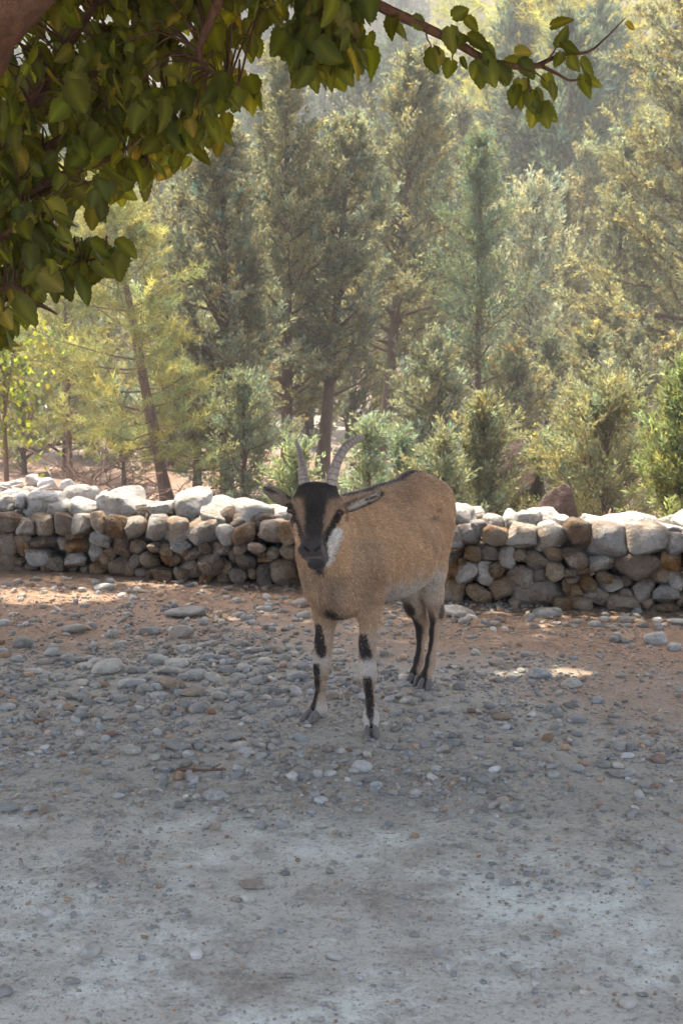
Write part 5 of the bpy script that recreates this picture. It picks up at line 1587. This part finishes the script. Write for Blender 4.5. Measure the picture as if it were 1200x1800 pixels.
far_rock(900, 815, 13.5, 120, 95, BOULDER_ROCKS, 'big grey-brown boulder between the saplings behind the wall', 'boulder')
for (px, py, Yd, w, h_) in [(60, 846, 13.2, 28, 26), (85, 850, 13, 38, 22), (120, 852, 12.8, 26, 22), (135, 864, 11.8, 54, 28), (20, 868, 11.2, 42, 22), (50, 864, 11.8, 32, 20), (105, 870, 11.0, 36, 18), (165, 862, 12.0, 30, 18), (30, 854, 12.6, 26, 18), (75, 872, 10.6, 40, 20), (8, 858, 12.2, 30, 20), (225, 868, 11.4, 34, 18), (190, 870, 11.4, 36, 18)]:
    far_rock(px, py, Yd, w, h_, PALE_ROCKS, 'pale rock of the heap beyond the left end of the wall', 'rock', 'rock heap beyond the wall')
for k in range(70):
    px, Yd = (r.uniform(-50, 1250), r.uniform(15, 29)) if k < 46 else (r.uniform(100, 520), r.uniform(10.5, 16))
    p_ = at(px, 800, Yd)
    w = r.uniform(8, 26)
    W = w * 17 / FPX
    o_ = obj('rock', PALE_ROCKS[int(r.integers(4))], None, (p_.x, Yd, gz1(p_.x, Yd) + W * 0.15), (0, 0, r.uniform(0, 6.28)), (W, W * 0.8, W * 0.55))
    tag(o_, 'pale rock lying under the trees beyond the wall', 'rock', 'rocks under the trees')
for k in range(40):
    px, Yd = r.uniform(560, 1200), r.uniform(24, 34)
    p_ = at(px, 760, Yd)
    W = r.uniform(0.15, 0.6)
    o_ = obj('rock', PALE_ROCKS[int(r.integers(4))], None, (p_.x, Yd, gz1(p_.x, Yd) + W * 0.15), (0, 0, r.uniform(0, 6.28)), (W, W * 0.8, W * 0.6))
    tag(o_, 'white rock of the dry riverbed behind the trees', 'rock', 'riverbed rocks')
# dead brush: dry fallen branches under the trees
for k in range(34):
    px, Yd = (r.uniform(420, 780), r.uniform(13, 20)) if k < 10 else (r.uniform(120, 500), r.uniform(11.5, 17)) if k < 26 else (r.uniform(150, 1100), r.uniform(13, 20))
    p_ = at(px, 800, Yd)
    b0 = np.array([p_.x, Yd, gz1(p_.x, Yd)])
    mb = MB()
    for q in range(7):
        a_ = r.uniform(0, 6.28)
        s_ = b0 + np.array([r.normal() * 0.006, r.normal() * 0.006, 0.0])
        e_ = s_ + np.array([math.cos(a_) * 0.6, math.sin(a_) * 0.4, r.uniform(0.05, 0.45)]) * r.uniform(0.5, 1.2)
        md = (s_ + e_) / 2 + r.normal(size=3) * 0.06
        bp_ = smooth_path([s_, md, e_], 6)
        tube(mb, bp_, np.linspace(0.011, 0.003, 6), 5, k * 10 + q)
        for w_ in range(3):
            c_ = bp_[int(r.integers(1, 6))]
            tube(mb, [c_, c_ + r.normal(size=3) * 0.14], [0.005, 0.002], 4)
    tag(obj('dead_branch', mb.mesh('dead_branch', M['bark_pine'], True, b0), None, tuple(b0)), 'dry fallen brushwood lying under the trees', 'branch', 'dry brushwood')

# ------------------------------------------------------------------ haze
m, nt, o = new_mat('haze'); t = NT(nt)
pv = t.n('ShaderNodeVolumePrincipled')
pv.inputs['Color'].default_value = (0.97, 0.96, 0.92, 1)
pv.inputs['Density'].default_value = 0.0024
pv.inputs['Anisotropy'].default_value = 0.0
t.l(pv.outputs[0], o.inputs['Volume'])
bm = bmesh.new(); bmesh.ops.create_cube(bm, size=1.0)
me = bpy.data.meshes.new('haze'); bm.to_mesh(me); bm.free(); me.materials.append(m)
hz_top = float(gz(np.array([-200.0, 200.0, 0.0]), np.array([190.0, 190.0, 190.0])).max()) + 14
hz = obj('haze', me, None, (0, 64, (hz_top - 3.5) / 2), None, (410, 256, hz_top + 3.5))
tag(hz, 'thin pale summer haze filling the valley air', 'haze', kind='stuff')
